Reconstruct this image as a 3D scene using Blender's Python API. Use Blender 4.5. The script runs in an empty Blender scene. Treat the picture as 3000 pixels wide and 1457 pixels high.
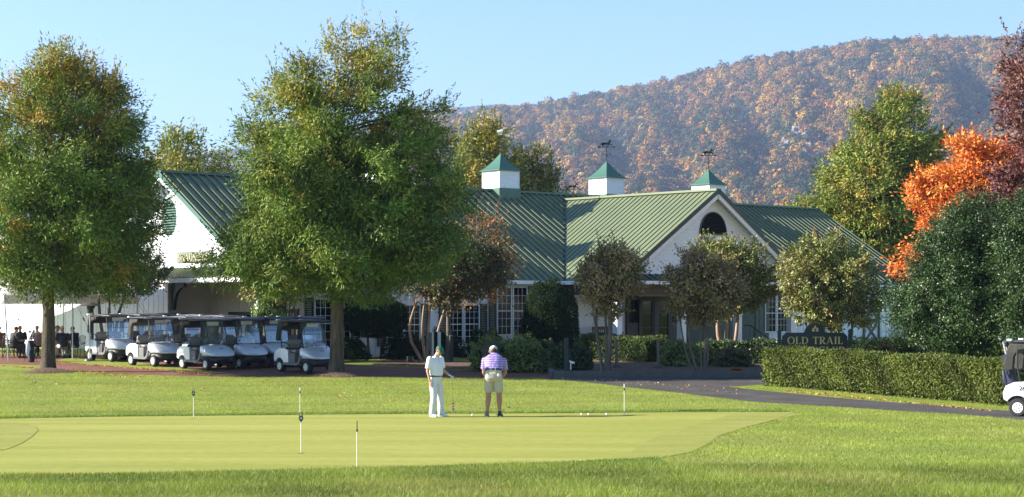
import bpy, bmesh, math, random
import numpy as np
from mathutils import Vector, Matrix

# ------------------------------------------------------------------ camera, sky, sun, exposure
SC = bpy.context.scene
COL = SC.collection
F = 5200.0                      # focal length in photo pixels (photo 3000 px wide)
HZ = 895.0                      # horizon row in the photo
CAMZ = 2.7
cam_d = bpy.data.cameras.new('camera')
cam_d.sensor_width = 36.0
cam_d.lens = 36.0 * F / 3000.0
cam_d.shift_y = (HZ - 728.5) / 3000.0
cam_d.clip_start = 0.5
cam_d.clip_end = 12000.0
cam = bpy.data.objects.new('camera', cam_d)
cam.location = (0, 0, CAMZ)
cam.rotation_euler = (math.pi / 2, 0, 0)
COL.objects.link(cam)
SC.camera = cam

SUN_E = math.radians(24.3)
SUN_A = math.radians(2.0)
SUN_DIR = Vector((-math.cos(SUN_E) * math.cos(SUN_A), -math.cos(SUN_E) * math.sin(SUN_A), math.sin(SUN_E)))
W = bpy.data.worlds.new('World')
SC.world = W
W.use_nodes = True
_nt = W.node_tree
_bg = _nt.nodes['Background']
_sky = _nt.nodes.new('ShaderNodeTexSky')
_sky.sky_type = 'NISHITA'
_sky.sun_disc = False
_sky.sun_elevation = SUN_E
_sky.sun_rotation = math.atan2(SUN_DIR.x, SUN_DIR.y)
_sky.altitude = 200
_sky.air_density = 1.0
_sky.dust_density = 0.0
_sky.ozone_density = 4.5
_nt.links.new(_sky.outputs[0], _bg.inputs[0])
_bg.inputs[1].default_value = 0.078
sun_d = bpy.data.lights.new('sun', 'SUN')
sun_d.energy = 5.0
sun_d.angle = math.radians(0.55)
sun_d.color = (1.0, 0.925, 0.80)
sun = bpy.data.objects.new('sun', sun_d)
sun.rotation_euler = SUN_DIR.to_track_quat('Z', 'Y').to_euler()
COL.objects.link(sun)
SC.view_settings.view_transform = 'Standard'
SC.view_settings.look = 'None'
SC.view_settings.gamma = 1.0
SC.view_settings.exposure = 1.66
SC.cycles.max_bounces = 8
SC.cycles.transparent_max_bounces = 12
SC.cycles.volume_bounces = 0
SC.cycles.use_denoising = True

# ------------------------------------------------------------------ helpers
def gz(x, y):
    """height of the ground: level green, then a gentle rise to the clubhouse"""
    return 0.018 * (np.clip(y, 45.0, 90.0) - 45.0)

def G(px, py):
    """photo pixel -> the ground point seen there"""
    c = (py - HZ) / F
    y = (CAMZ + 0.81) / (c + 0.018)
    if y < 45: y = CAMZ / c
    if y > 90: y = (CAMZ - 0.81) / c
    return Vector(((px - 1500) / F * y, y, CAMZ - c * y))

def P(px, py, y):
    return Vector(((px - 1500) / F * y, y, CAMZ + (HZ - py) / F * y))

def X(px, y): return (px - 1500) / F * y
def Zp(py, y): return CAMZ + (HZ - py) / F * y

def tag(o, label=None, cat=None, group=None, kind=None):
    if label: o['label'] = label
    if cat: o['category'] = cat
    if group: o['group'] = group
    if kind: o['kind'] = kind
    return o

def thing(name, label, cat, loc=(0, 0, 0), rz=0.0, group=None):
    o = bpy.data.objects.new(name, None)
    o.empty_display_size = 0.2
    o.location = loc
    o.rotation_euler = (0, 0, rz)
    COL.objects.link(o)
    return tag(o, label, cat, group)

def copy_tree(o, parent=None):
    kids = list(o.children)
    c = o.copy()
    COL.objects.link(c)
    if parent is not None: c.parent = parent
    for ch in kids: copy_tree(ch, c)
    return c

class MB:
    """collects simple shapes and links them as one mesh object"""
    def __init__(s, M=None): s.v = []; s.f = []; s.M = M
    def add(s, vs, fs):
        n = len(s.v)
        if s.M is not None: vs = [s.M @ Vector(p) for p in vs]
        s.v.extend([tuple(p) for p in vs]); s.f.extend([tuple(i + n for i in f) for f in fs])
    def box(s, x0, x1, y0, y1, z0, z1, R=None):
        vs = [Vector((x, y, z)) for z in (z0, z1) for y in (y0, y1) for x in (x0, x1)]
        if R is not None: vs = [R @ p for p in vs]
        s.add(vs, [(0, 2, 3, 1), (4, 5, 7, 6), (0, 1, 5, 4), (2, 6, 7, 3), (0, 4, 6, 2), (1, 3, 7, 5)])
    def bar(s, a, b, w, h, up=(0, 0, 1)):
        """box of section w x h from a to b"""
        a = Vector(a); b = Vector(b); d = (b - a).normalized(); u = Vector(up)
        r = d.cross(u)
        if r.length < 1e-4: r = d.cross(Vector((1, 0, 0)))
        r.normalize(); u = r.cross(d).normalized()
        vs = [p + r * (sx * w / 2) + u * (sy * h / 2) for p in (a, b) for sx, sy in ((-1, -1), (1, -1), (1, 1), (-1, 1))]
        s.add(vs, [(3, 2, 1, 0), (4, 5, 6, 7), (0, 1, 5, 4), (1, 2, 6, 5), (2, 3, 7, 6), (3, 0, 4, 7)])
    def slab(s, q, th, n=None):
        """polygon q (list of points) thickened by th along -n"""
        q = [Vector(p) for p in q]
        if n is None: n = (q[1] - q[0]).cross(q[2] - q[0]).normalized()
        n = Vector(n); k = len(q)
        vs = q + [p - n * th for p in q]
        fs = [tuple(range(k)), tuple(reversed(range(k, 2 * k)))]
        fs += [(i, i + k, (i + 1) % k + k, (i + 1) % k) for i in range(k)]
        s.add(vs, fs)
    def tube(s, pts, rad, n=8, caps=True, sq=None):
        pts = [Vector(p) for p in pts]; k = len(pts)
        if not hasattr(rad, '__len__'): rad = [rad] * k
        vs = []; ref = None
        for i, p in enumerate(pts):
            d = (pts[min(i + 1, k - 1)] - pts[max(i - 1, 0)]).normalized()
            if ref is None:
                ref = Vector((1, 0, 0)) if abs(d.x) < 0.8 else Vector((0, 1, 0))
            r = (ref - d * ref.dot(d)).normalized(); t = d.cross(r); ref = r
            for j in range(n):
                a = 2 * math.pi * j / n
                vs.append(p + (r * math.cos(a) + t * math.sin(a)) * rad[i])
        fs = [(i * n + j, i * n + (j + 1) % n, (i + 1) * n + (j + 1) % n, (i + 1) * n + j) for i in range(k - 1) for j in range(n)]
        if caps: fs += [tuple(reversed(range(n))), tuple(range((k - 1) * n, k * n))]
        s.add(vs, fs)
    def loft(s, secs, n=16, e=2.0):
        """closed skin through sections (centre, side axis, up axis, ra, rb[, e])"""
        vs = []; k = len(secs)
        for c in secs:
            ce, sa, ua, ra, rb = c[:5]; ee = c[5] if len(c) > 5 else e
            ce = Vector(ce); sa = Vector(sa).normalized(); ua = Vector(ua).normalized()
            for j in range(n):
                a = 2 * math.pi * j / n; ca = math.cos(a); sn = math.sin(a)
                x = math.copysign(abs(ca) ** (2 / ee), ca) * ra; y = math.copysign(abs(sn) ** (2 / ee), sn) * rb
                vs.append(ce + sa * x + ua * y)
        fs = [(i * n + j, i * n + (j + 1) % n, (i + 1) * n + (j + 1) % n, (i + 1) * n + j) for i in range(k - 1) for j in range(n)]
        fs += [tuple(reversed(range(n))), tuple(range((k - 1) * n, k * n))]
        s.add(vs, fs)
    def ball(s, c, rx, ry=None, rz=None, n=12, m=8, R=None):
        ry = ry or rx; rz = rz or rx; c = Vector(c); vs = []
        for i in range(m + 1):
            th = math.pi * (i + 0.0) / m
            rr = max(math.sin(th), 0.02)
            for j in range(n):
                a = 2 * math.pi * j / n
                p = Vector((rx * rr * math.cos(a), ry * rr * math.sin(a), -rz * math.cos(th)))
                if R is not None: p = R @ p
                vs.append(c + p)
        fs = [(i * n + j, i * n + (j + 1) % n, (i + 1) * n + (j + 1) % n, (i + 1) * n + j) for i in range(m) for j in range(n)]
        fs += [tuple(reversed(range(n))), tuple(range(m * n, (m + 1) * n))]
        s.add(vs, fs)
    def capsule(s, a, ra, b, rb, n=12):
        a = Vector(a); b = Vector(b); d = b - a
        if d.length < 1e-5: d = Vector((0, 0, 1e-3))
        L = d.length; d.normalize()
        pts = []; rs = []
        for k in (-1.0, -0.8, -0.45): pts.append(a + d * (ra * k)); rs.append(ra * max(math.sqrt(max(1 - k * k, 0)), 0.08))
        for k in (0, .33, .66, 1): pts.append(a + d * (L * k)); rs.append(ra + (rb - ra) * k)
        for k in (0.45, 0.8, 1.0): pts.append(b + d * (rb * k)); rs.append(rb * max(math.sqrt(max(1 - k * k, 0)), 0.08))
        s.tube(pts, rs, n)
    def prism(s, poly, y0, y1, ax='y'):
        """2-D polygon (a, b) pushed from y0 to y1 along axis ax"""
        k = len(poly)
        def pt(a, b, c):
            return Vector((a, c, b)) if ax == 'y' else (Vector((c, a, b)) if ax == 'x' else Vector((a, b, c)))
        vs = [pt(a, b, y0) for a, b in poly] + [pt(a, b, y1) for a, b in poly]
        fs = [tuple(range(k)), tuple(reversed(range(k, 2 * k)))] + [(i, i + k, (i + 1) % k + k, (i + 1) % k) for i in range(k)]
        s.add(vs, fs)
    def build(s, name, m, parent=None, smooth=False, bevel=0.0, segs=2):
        me = bpy.data.meshes.new(name)
        me.from_pydata(s.v, [], s.f)
        bm = bmesh.new(); bm.from_mesh(me)
        bmesh.ops.recalc_face_normals(bm, faces=bm.faces)
        bm.to_mesh(me); bm.free()
        me.materials.append(m)
        o = bpy.data.objects.new(name, me)
        COL.objects.link(o)
        if parent is not None: o.parent = parent
        if smooth:
            me.polygons.foreach_set('use_smooth', [True] * len(me.polygons))
            try: me.set_sharp_from_angle(angle=math.radians(smooth if smooth > 1 else 50))
            except Exception: pass
        if bevel:
            b = o.modifiers.new('bevel', 'BEVEL'); b.width = bevel; b.segments = segs; b.limit_method = 'ANGLE'; b.angle_limit = math.radians(35)
        return o

def remesh(name, mb, voxel, m, parent=None, it=6, fac=0.5):
    """union of everything in mb as one continuous smooth surface"""
    o = mb.build(name, m, parent)
    r = o.modifiers.new('r', 'REMESH'); r.mode = 'VOXEL'; r.voxel_size = voxel
    if it:
        q = o.modifiers.new('s', 'SMOOTH'); q.factor = fac; q.iterations = it
    bpy.context.view_layer.update()
    dg = bpy.context.evaluated_depsgraph_get()
    me = bpy.data.meshes.new_from_object(o.evaluated_get(dg))
    o.modifiers.clear()
    old = o.data; o.data = me; bpy.data.meshes.remove(old); me.name = name
    if not me.materials: me.materials.append(m)
    me.polygons.foreach_set('use_smooth', [True] * len(me.polygons))
    return o

def raw_mesh(name, verts, faces_n, idx, m, parent=None, cols=None, smooth=False):
    """verts (N,3) array, idx flat loop indices, faces_n verts per face (constant)"""
    me = bpy.data.meshes.new(name)
    nv = len(verts); nf = len(idx) // faces_n
    me.vertices.add(nv); me.vertices.foreach_set('co', np.ascontiguousarray(verts, dtype=np.float32).ravel())
    me.loops.add(len(idx)); me.loops.foreach_set('vertex_index', np.ascontiguousarray(idx, dtype=np.int32))
    me.polygons.add(nf); me.polygons.foreach_set('loop_start', np.arange(0, nf * faces_n, faces_n, dtype=np.int32))
    try: me.polygons.foreach_set('loop_total', np.full(nf, faces_n, dtype=np.int32))
    except Exception: pass
    if smooth: me.polygons.foreach_set('use_smooth', np.ones(nf, dtype=bool))
    me.update(calc_edges=True)
    if cols is not None:
        at = me.attributes.new('Col', 'FLOAT_COLOR', 'FACE')
        c4 = np.ones((nf, 4), dtype=np.float32); c4[:, :3] = cols
        at.data.foreach_set('color', c4.ravel())
    me.materials.append(m)
    o = bpy.data.objects.new(name, me); COL.objects.link(o)
    if parent is not None: o.parent = parent
    return o

# ------------------------------------------------------------------ materials
def mat(name, c, rough=0.6, metal=0.0, spec=0.5, noise=None, bump=None, coat=0.0, alpha=None, emit=None):
    """noise = (other colour, scale, contrast lo, hi, (sx,sy,sz)); bump = (scale, strength)"""
    m = bpy.data.materials.new(name); m.use_nodes = True
    nt = m.node_tree; b = nt.nodes['Principled BSDF']
    b.inputs['Base Color'].default_value = (*c, 1); b.inputs['Roughness'].default_value = rough
    b.inputs['Metallic'].default_value = metal; b.inputs['Specular IOR Level'].default_value = spec
    b.inputs['Coat Weight'].default_value = coat
    tc = nt.nodes.new('ShaderNodeTexCoord')
    if noise:
        c2, sc, lo, hi = noise[:4]; sv = noise[4] if len(noise) > 4 else (1, 1, 1)
        mp = nt.nodes.new('ShaderNodeMapping'); mp.inputs['Scale'].default_value = sv
        nt.links.new(tc.outputs['Object'], mp.inputs[0])
        n = nt.nodes.new('ShaderNodeTexNoise'); n.inputs['Scale'].default_value = sc; n.inputs['Detail'].default_value = 5
        nt.links.new(mp.outputs[0], n.inputs[0])
        r = nt.nodes.new('ShaderNodeValToRGB'); r.color_ramp.elements[0].position = lo; r.color_ramp.elements[1].position = hi
        r.color_ramp.elements[0].color = (*c, 1); r.color_ramp.elements[1].color = (*c2, 1)
        nt.links.new(n.outputs[0], r.inputs[0]); nt.links.new(r.outputs[0], b.inputs['Base Color'])
    if bump:
        n2 = nt.nodes.new('ShaderNodeTexNoise'); n2.inputs['Scale'].default_value = bump[0]; n2.inputs['Detail'].default_value = 4
        nt.links.new(tc.outputs['Object'], n2.inputs[0])
        bp = nt.nodes.new('ShaderNodeBump'); bp.inputs['Strength'].default_value = bump[1]; bp.inputs['Distance'].default_value = bump[2] if len(bump) > 2 else 0.02
        nt.links.new(n2.outputs[0], bp.inputs['Height']); nt.links.new(bp.outputs[0], b.inputs['Normal'])
    return m

def leaf_mat(name, trans=0.16, rough=0.55, spec=0.22, gain=1.0):
    m = bpy.data.materials.new(name); m.use_nodes = True
    nt = m.node_tree; b = nt.nodes['Principled BSDF']; out = nt.nodes['Material Output']
    at = nt.nodes.new('ShaderNodeAttribute'); at.attribute_name = 'Col'
    b.inputs['Roughness'].default_value = rough; b.inputs['Specular IOR Level'].default_value = spec
    nt.links.new(at.outputs['Color'], b.inputs['Base Color'])
    t = nt.nodes.new('ShaderNodeBsdfTranslucent')
    hs = nt.nodes.new('ShaderNodeMixRGB'); hs.blend_type = 'MULTIPLY'; hs.inputs[0].default_value = 1
    hs.inputs[2].default_value = (1.25, 1.15, 0.55, 1)
    nt.links.new(at.outputs['Color'], hs.inputs[1]); nt.links.new(hs.outputs[0], t.inputs[0])
    mx = nt.nodes.new('ShaderNodeMixShader'); mx.inputs[0].default_value = trans
    nt.links.new(b.outputs[0], mx.inputs[1]); nt.links.new(t.outputs[0], mx.inputs[2]); nt.links.new(mx.outputs[0], out.inputs[0])
    return m

def glass_mat(name, tint=(0.9, 0.95, 1.0), refl=0.12, rough=0.05):
    m = bpy.data.materials.new(name); m.use_nodes = True
    nt = m.node_tree; out = nt.nodes['Material Output']; nt.nodes.remove(nt.nodes['Principled BSDF'])
    t = nt.nodes.new('ShaderNodeBsdfTransparent'); t.inputs[0].default_value = (*tint, 1)
    g = nt.nodes.new('ShaderNodeBsdfGlossy'); g.inputs['Roughness'].default_value = rough
    d = nt.nodes.new('ShaderNodeBsdfDiffuse'); d.inputs[0].default_value = (0.8, 0.85, 0.9, 1)
    m1 = nt.nodes.new('ShaderNodeMixShader'); m1.inputs[0].default_value = 0.078
    nt.links.new(t.outputs[0], m1.inputs[1]); nt.links.new(d.outputs[0], m1.inputs[2])
    fr = nt.nodes.new('ShaderNodeFresnel'); fr.inputs[0].default_value = 1.5
    ad = nt.nodes.new('ShaderNodeMath'); ad.operation = 'ADD'; ad.inputs[1].default_value = refl
    nt.links.new(fr.outputs[0], ad.inputs[0])
    m2 = nt.nodes.new('ShaderNodeMixShader')
    nt.links.new(ad.outputs[0], m2.inputs[0]); nt.links.new(m1.outputs[0], m2.inputs[1]); nt.links.new(g.outputs[0], m2.inputs[2])
    nt.links.new(m2.outputs[0], out.inputs[0])
    return m

M = {}
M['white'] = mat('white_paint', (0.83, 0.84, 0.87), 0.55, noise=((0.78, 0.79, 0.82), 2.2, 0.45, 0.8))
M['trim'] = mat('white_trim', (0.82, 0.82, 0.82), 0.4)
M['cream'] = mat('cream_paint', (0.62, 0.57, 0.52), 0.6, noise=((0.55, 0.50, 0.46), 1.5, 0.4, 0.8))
M['roof'] = mat('green_metal_roof', (0.150, 0.180, 0.098), 0.45, spec=0.45, noise=((0.175, 0.205, 0.115), 0.6, 0.35, 0.7))
M['dark_green'] = mat('dark_green_paint', (0.012, 0.045, 0.036), 0.4)
M['green_trim'] = mat('green_metal_trim', (0.05, 0.13, 0.09), 0.4)
M['dark'] = mat('dark_opening', (0.007, 0.010, 0.012), 0.8, spec=0.15)
M['pane'] = mat('window_glass', (0.006, 0.008, 0.010), 0.05, spec=0.12)
M['door_glass'] = mat('door_glass', (0.02, 0.022, 0.012), 0.05, spec=0.2)
M['wood_dark'] = mat('dark_brown_wood', (0.05, 0.03, 0.018), 0.5, noise=((0.08, 0.045, 0.025), 6, 0.3, 0.7, (1, 1, 0.1)))
M['iron'] = mat('black_iron', (0.012, 0.012, 0.014), 0.45, spec=0.6)
M['concrete'] = mat('concrete', (0.105, 0.10, 0.097), 0.9, noise=((0.07, 0.068, 0.066), 3, 0.3, 0.7), bump=(30, 0.3))
M['brick'] = mat('brick_red', (0.20, 0.085, 0.06), 0.9, noise=((0.28, 0.13, 0.09), 4, 0.3, 0.7))
M['gold'] = mat('gold_letters', (0.80, 0.55, 0.20), 0.5)
M['bark'] = mat('brown_bark', (0.14, 0.105, 0.07), 0.95, noise=((0.055, 0.042, 0.03), 9, 0.35, 0.65, (1, 1, 0.18)), bump=(26, 1.0, 0.05))
M['bark_grey'] = mat('grey_bark', (0.17, 0.14, 0.11), 0.9, noise=((0.09, 0.07, 0.055), 7, 0.3, 0.7, (1, 1, 0.2)), bump=(20, 0.6, 0.03))
M['bark_tan'] = mat('smooth_tan_bark', (0.40, 0.27, 0.18), 0.7, noise=((0.24, 0.14, 0.09), 5, 0.35, 0.65, (1, 1, 0.25)), bump=(12, 0.3, 0.02))
M['mulch'] = mat('mulch', (0.10, 0.055, 0.035), 1.0, noise=((0.23, 0.15, 0.10), 14, 0.4, 0.66), bump=(30, 1.0, 0.08))
M['leaf'] = leaf_mat('leaf')
M['leaf_glossy'] = leaf_mat('leaf_glossy', 0.10, 0.45, 0.45)
M['leaf_far'] = leaf_mat('leaf_far', 0.2, 0.8, 0.1)
M['blade'] = leaf_mat('grass_blade', 0.35, 0.5, 0.35)
M['core'] = mat('core_dark', (0.018, 0.026, 0.010), 1.0, spec=0.1)  # solid cores of shrubs and hedges, inner shade put into the colour
# ------------------------------------------------------------------ the ground and what is laid on it
def ground_mat(name, cols, scale, stretch, speck, bump):
    m = bpy.data.materials.new(name); m.use_nodes = True
    nt = m.node_tree; b = nt.nodes['Principled BSDF']; b.inputs['Roughness'].default_value = 0.9; b.inputs['Specular IOR Level'].default_value = 0.15
    tc = nt.nodes.new('ShaderNodeTexCoord'); mp = nt.nodes.new('ShaderNodeMapping'); mp.inputs['Scale'].default_value = stretch
    nt.links.new(tc.outputs['Object'], mp.inputs[0])
    n1 = nt.nodes.new('ShaderNodeTexNoise'); n1.inputs['Scale'].default_value = scale; n1.inputs['Detail'].default_value = 6; n1.inputs['Roughness'].default_value = 0.6
    nt.links.new(mp.outputs[0], n1.inputs[0])
    r1 = nt.nodes.new('ShaderNodeValToRGB'); e = r1.color_ramp.elements
    e[0].position = 0.32; e[0].color = (*cols[0], 1); e[1].position = 0.68; e[1].color = (*cols[2], 1)
    k = e.new(0.5); k.color = (*cols[1], 1)
    nt.links.new(n1.outputs[0], r1.inputs[0])
    n2 = nt.nodes.new('ShaderNodeTexNoise'); n2.inputs['Scale'].default_value = speck[0]; n2.inputs['Detail'].default_value = 3
    nt.links.new(tc.outputs['Object'], n2.inputs[0])
    r2 = nt.nodes.new('ShaderNodeValToRGB'); r2.color_ramp.elements[0].position = 0.3; r2.color_ramp.elements[1].position = 0.7
    lo, hi = speck[1], speck[2]
    r2.color_ramp.elements[0].color = (lo, lo, lo, 1); r2.color_ramp.elements[1].color = (hi, hi, hi, 1)
    nt.links.new(n2.outputs[0], r2.inputs[0])
    mx = nt.nodes.new('ShaderNodeMixRGB'); mx.blend_type = 'MULTIPLY'; mx.inputs[0].default_value = 1
    nt.links.new(r1.outputs[0], mx.inputs[1]); nt.links.new(r2.outputs[0], mx.inputs[2]); nt.links.new(mx.outputs[0], b.inputs['Base Color'])
    if bump:
        bp = nt.nodes.new('ShaderNodeBump'); bp.inputs['Strength'].default_value = bump[1]; bp.inputs['Distance'].default_value = 0.03
        n3 = nt.nodes.new('ShaderNodeTexNoise'); n3.inputs['Scale'].default_value = bump[0]; n3.inputs['Detail'].default_value = 3
        nt.links.new(tc.outputs['Object'], n3.inputs[0]); nt.links.new(n3.outputs[0], bp.inputs['Height']); nt.links.new(bp.outputs[0], b.inputs['Normal'])
    return m

M['lawn'] = ground_mat('lawn_turf', ((0.190, 0.252, 0.038), (0.240, 0.287, 0.048), (0.295, 0.310, 0.070)), 0.35, (0.55, 1.3, 1), (9, 0.72, 1.15), (40, 0.6))
M['green'] = ground_mat('putting_turf', ((0.252, 0.272, 0.050), (0.305, 0.308, 0.062), (0.365, 0.352, 0.086)), 0.42, (0.22, 1.9, 1), (5, 0.92, 1.06), None)
M['collar'] = ground_mat('collar_turf', ((0.245, 0.265, 0.05), (0.285, 0.292, 0.062), (0.325, 0.315, 0.082)), 0.9, (0.5, 1.2, 1), (12, 0.86, 1.08), (40, 0.4))
M['asphalt'] = ground_mat('asphalt', ((0.068, 0.062, 0.057), (0.085, 0.077, 0.071), (0.108, 0.097, 0.088)), 0.8, (1, 1, 1), (24, 0.74, 1.22), (60, 0.3))
M['pavers'] = ground_mat('red_pavers', ((0.170, 0.078, 0.056), (0.212, 0.100, 0.071), (0.246, 0.123, 0.089)), 1.2, (1, 1, 1), (18, 0.75, 1.2), (30, 0.3))

ys = [-60, 0, 20, 30, 45, 60, 75, 90, 120, 200, 500, 1200, 3000, 9000]
xs = [-6000, -1500, -400, -120, -60, -30, 0, 30, 60, 120, 400, 1500, 6000]
mb = MB()
vs = [(x, y, float(gz(x, y))) for y in ys for x in xs]
nx = len(xs)
mb.add(vs, [(j * nx + i, j * nx + i + 1, (j + 1) * nx + i + 1, (j + 1) * nx + i) for j in range(len(ys) - 1) for i in range(nx - 1)])
tag(mb.build('lawn', M['lawn']), kind='structure')

def smooth_poly(pts, n=4):
    """Catmull-Rom through closed pixel polygon"""
    out = []; k = len(pts)
    for i in range(k):
        p0, p1, p2, p3 = (np.array(pts[(i + j - 1) % k], float) for j in range(4))
        for t in np.linspace(0, 1, n, endpoint=False):
            out.append(tuple(0.5 * ((2 * p1) + (-p0 + p2) * t + (2 * p0 - 5 * p1 + 4 * p2 - p3) * t * t + (-p0 + 3 * p1 - 3 * p2 + p3) * t ** 3)))
    return out

def sheet(name, pix, m, lift, smooth=0, world=False):
    if smooth: pix = smooth_poly(pix, smooth)
    pts = [Vector(p) for p in pix] if world else [G(*p) for p in pix]
    me = bpy.data.meshes.new(name); bm = bmesh.new()
    vv = [bm.verts.new((p.x, p.y, 0)) for p in pts]
    bm.faces.new(vv)
    bmesh.ops.triangulate(bm, faces=bm.faces[:])
    for yk in (45.0, 90.0):
        bmesh.ops.bisect_plane(bm, geom=bm.verts[:] + bm.edges[:] + bm.faces[:], plane_co=(0, yk, 0), plane_no=(0, 1, 0))
    for v in bm.verts: v.co.z = float(gz(v.co.x, v.co.y)) + lift
    bmesh.ops.recalc_face_normals(bm, faces=bm.faces)
    for f in bm.faces:
        if f.normal.z < 0: f.normal_flip()
    bm.to_mesh(me); bm.free(); me.materials.append(m)
    o = bpy.data.objects.new(name, me); COL.objects.link(o)
    return tag(o, kind='structure')

GREEN_PX = [(-500, 1240), (0, 1228), (300, 1222), (600, 1219), (900, 1216), (1200, 1214), (1700, 1211), (2100, 1208), (2310, 1208), (2340, 1214), (2270, 1232),
            (2190, 1252), (2110, 1278), (2075, 1304), (2030, 1326), (1930, 1344), (1700, 1356), (1500, 1364), (1000, 1379), (500, 1390), (200, 1394), (-400, 1400)]
sheet('putting_green', GREEN_PX, M['green'], 0.006)
COLLAR_PX = [(2160, 1210), (2330, 1210), (2262, 1233), (2185, 1252), (2105, 1278), (2070, 1304), (2025, 1326), (1925, 1343), (1820, 1348), (1850, 1325), (1880, 1300), (1940, 1275), (2040, 1245)]
sheet('green_collar', COLLAR_PX, M['collar'], 0.010)
MOUND_PX = [(-400, 1238), (0, 1238), (60, 1240), (105, 1250), (112, 1262), (95, 1280), (60, 1303), (20, 1318), (-40, 1328), (-400, 1340)]
sheet('green_apron', MOUND_PX, M['collar'], 0.012)

PATH_PX = [(-260, 1062), (0, 1066), (118, 1071), (205, 1086), (400, 1097), (543, 1103), (750, 1105), (1000, 1105), (1400, 1107), (1622, 1110),
           (1622, 1093), (1400, 1086), (1200, 1077), (950, 1067), (940, 1040), (700, 1034), (430, 1036), (256, 1041), (0, 1038), (-260, 1036)]
sheet('brick_path', PATH_PX, M['pavers'], 0.005)
STRIP_PX = [(165, 1057), (256, 1069), (400, 1080), (527, 1088), (620, 1094), (700, 1097), (560, 1083), (450, 1070), (380, 1058), (300, 1049), (200, 1050)]
sheet('grass_verge', STRIP_PX, M['lawn'], 0.010)
ROAD_PX = [(1590, 1110), (1700, 1106), (2250, 1106), (2330, 1118), (2260, 1125), (2130, 1134), (2200, 1142), (2300, 1152), (2500, 1171), (2930, 1203), (3300, 1222),
           (3300, 1258), (3000, 1232), (2800, 1213), (2500, 1195), (2200, 1177), (2000, 1153), (1800, 1130), (1700, 1119)]
sheet('asphalt_road', ROAD_PX, M['asphalt'], 0.009)
# raised bed behind the kerb
BED_PX = [(1622, 1105), (1800, 1105), (2250, 1105), (2420, 1105), (2600, 1040), (1900, 1030), (1560, 1030), (1600, 1070)]
pts = [G(*p) for p in BED_PX]
BEDH = 0.16
mb = MB(); mb.slab([(p.x, p.y, p.z + BEDH) for p in pts], 0.5, (0, 0, 1))
tag(mb.build('planting_bed', M['mulch']), kind='structure')
mb = MB()
kp = [G(*p) for p in ((1604, 1085), (1622, 1107), (1800, 1107), (2250, 1107), (2400, 1107))]
for a, b in zip(kp[:-1], kp[1:]): mb.bar(a + Vector((0, 0, 0.05)), b + Vector((0, 0, 0.05)), 0.16, 0.34)
tag(mb.build('kerb', M['concrete'], bevel=0.02), kind='structure')
sheet('bed_lawn', [(1700, 1064), (1760, 1070), (1900, 1070), (2010, 1066), (2010, 1052), (1850, 1045), (1720, 1046)], M['lawn'], BEDH + 0.006)
sheet('mulch_bed', [(1090, 1066), (1180, 1074), (1400, 1084), (1604, 1092), (1604, 1066), (1400, 1062), (1250, 1056), (1130, 1060)], M['mulch'], 0.011)
sheet('bed_verge', [(945, 1043), (950, 1063), (1100, 1066), (1130, 1058), (1260, 1056), (1260, 1040), (1100, 1038)], M['lawn'], 0.010)
def mulch_ring(px, py, r):
    c = G(px, py); mb = MB(); n = 28; rings = [(0.2, 0.16), (0.5, 0.12), (0.8, 0.06), (1.0, -0.02)]
    vs = []; rng = random.Random(px)
    for (f, h) in rings:
        for j in range(n):
            a = 2 * math.pi * j / n; k = r * f * (1 + 0.10 * math.sin(3 * a + px) + rng.uniform(-.04, .04))
            x = c.x + k * math.cos(a); y = c.y + 0.8 * k * math.sin(a)
            vs.append((x, y, float(gz(x, y)) + h + rng.uniform(-.01, .01)))
    fs = [(i * n + j, i * n + (j + 1) % n, (i + 1) * n + (j + 1) % n, (i + 1) * n + j) for i in range(3) for j in range(n)]
    fs.append(tuple(range(n)))
    mb.add(vs, fs)
    tag(mb.build('mulch_mound', M['mulch'], smooth=80), kind='structure')
mulch_ring(140, 1092, 0.95); mulch_ring(985, 1103, 0.95)
# ------------------------------------------------------------------ the clubhouse: one long gabled hall with a gabled porch wing
R0 = Vector((0, 88.8, 0))
ANG = math.atan2(0.665, 0.747)
UV = Vector((0.747, 0.665, 0)); VV = Vector((0.665, -0.747, 0))
def BL(t, d, z): return R0 + UV * t + VV * d + Vector((0, 0, z))
club = thing('clubhouse', 'long white clubhouse with green standing seam metal roof and gabled entrance porch', 'clubhouse', R0, ANG)
# local axes: x along the ridge, -y towards the viewer
EZ, RZ, HW, DW = 3.84, 8.37, 7.3, 6.8
XL, XR = -20.1, 24.15
GX, GZ, GH, GF = 3.21, 8.07, 6.5, 10.9      # wing: ridge x, ridge z, half width, front of its roof
SL = (RZ - EZ) / HW; GS = (GZ - EZ) / GH
zm = lambda d: RZ - SL * abs(d)
zw = lambda x: GZ - GS * abs(x - GX)
def dval(x): return (RZ - zw(x)) / SL       # valley distance for a given x
def xval(d): return (GZ - zm(d)) / GS       # valley half width at distance d
RIB = 0.42

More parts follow.
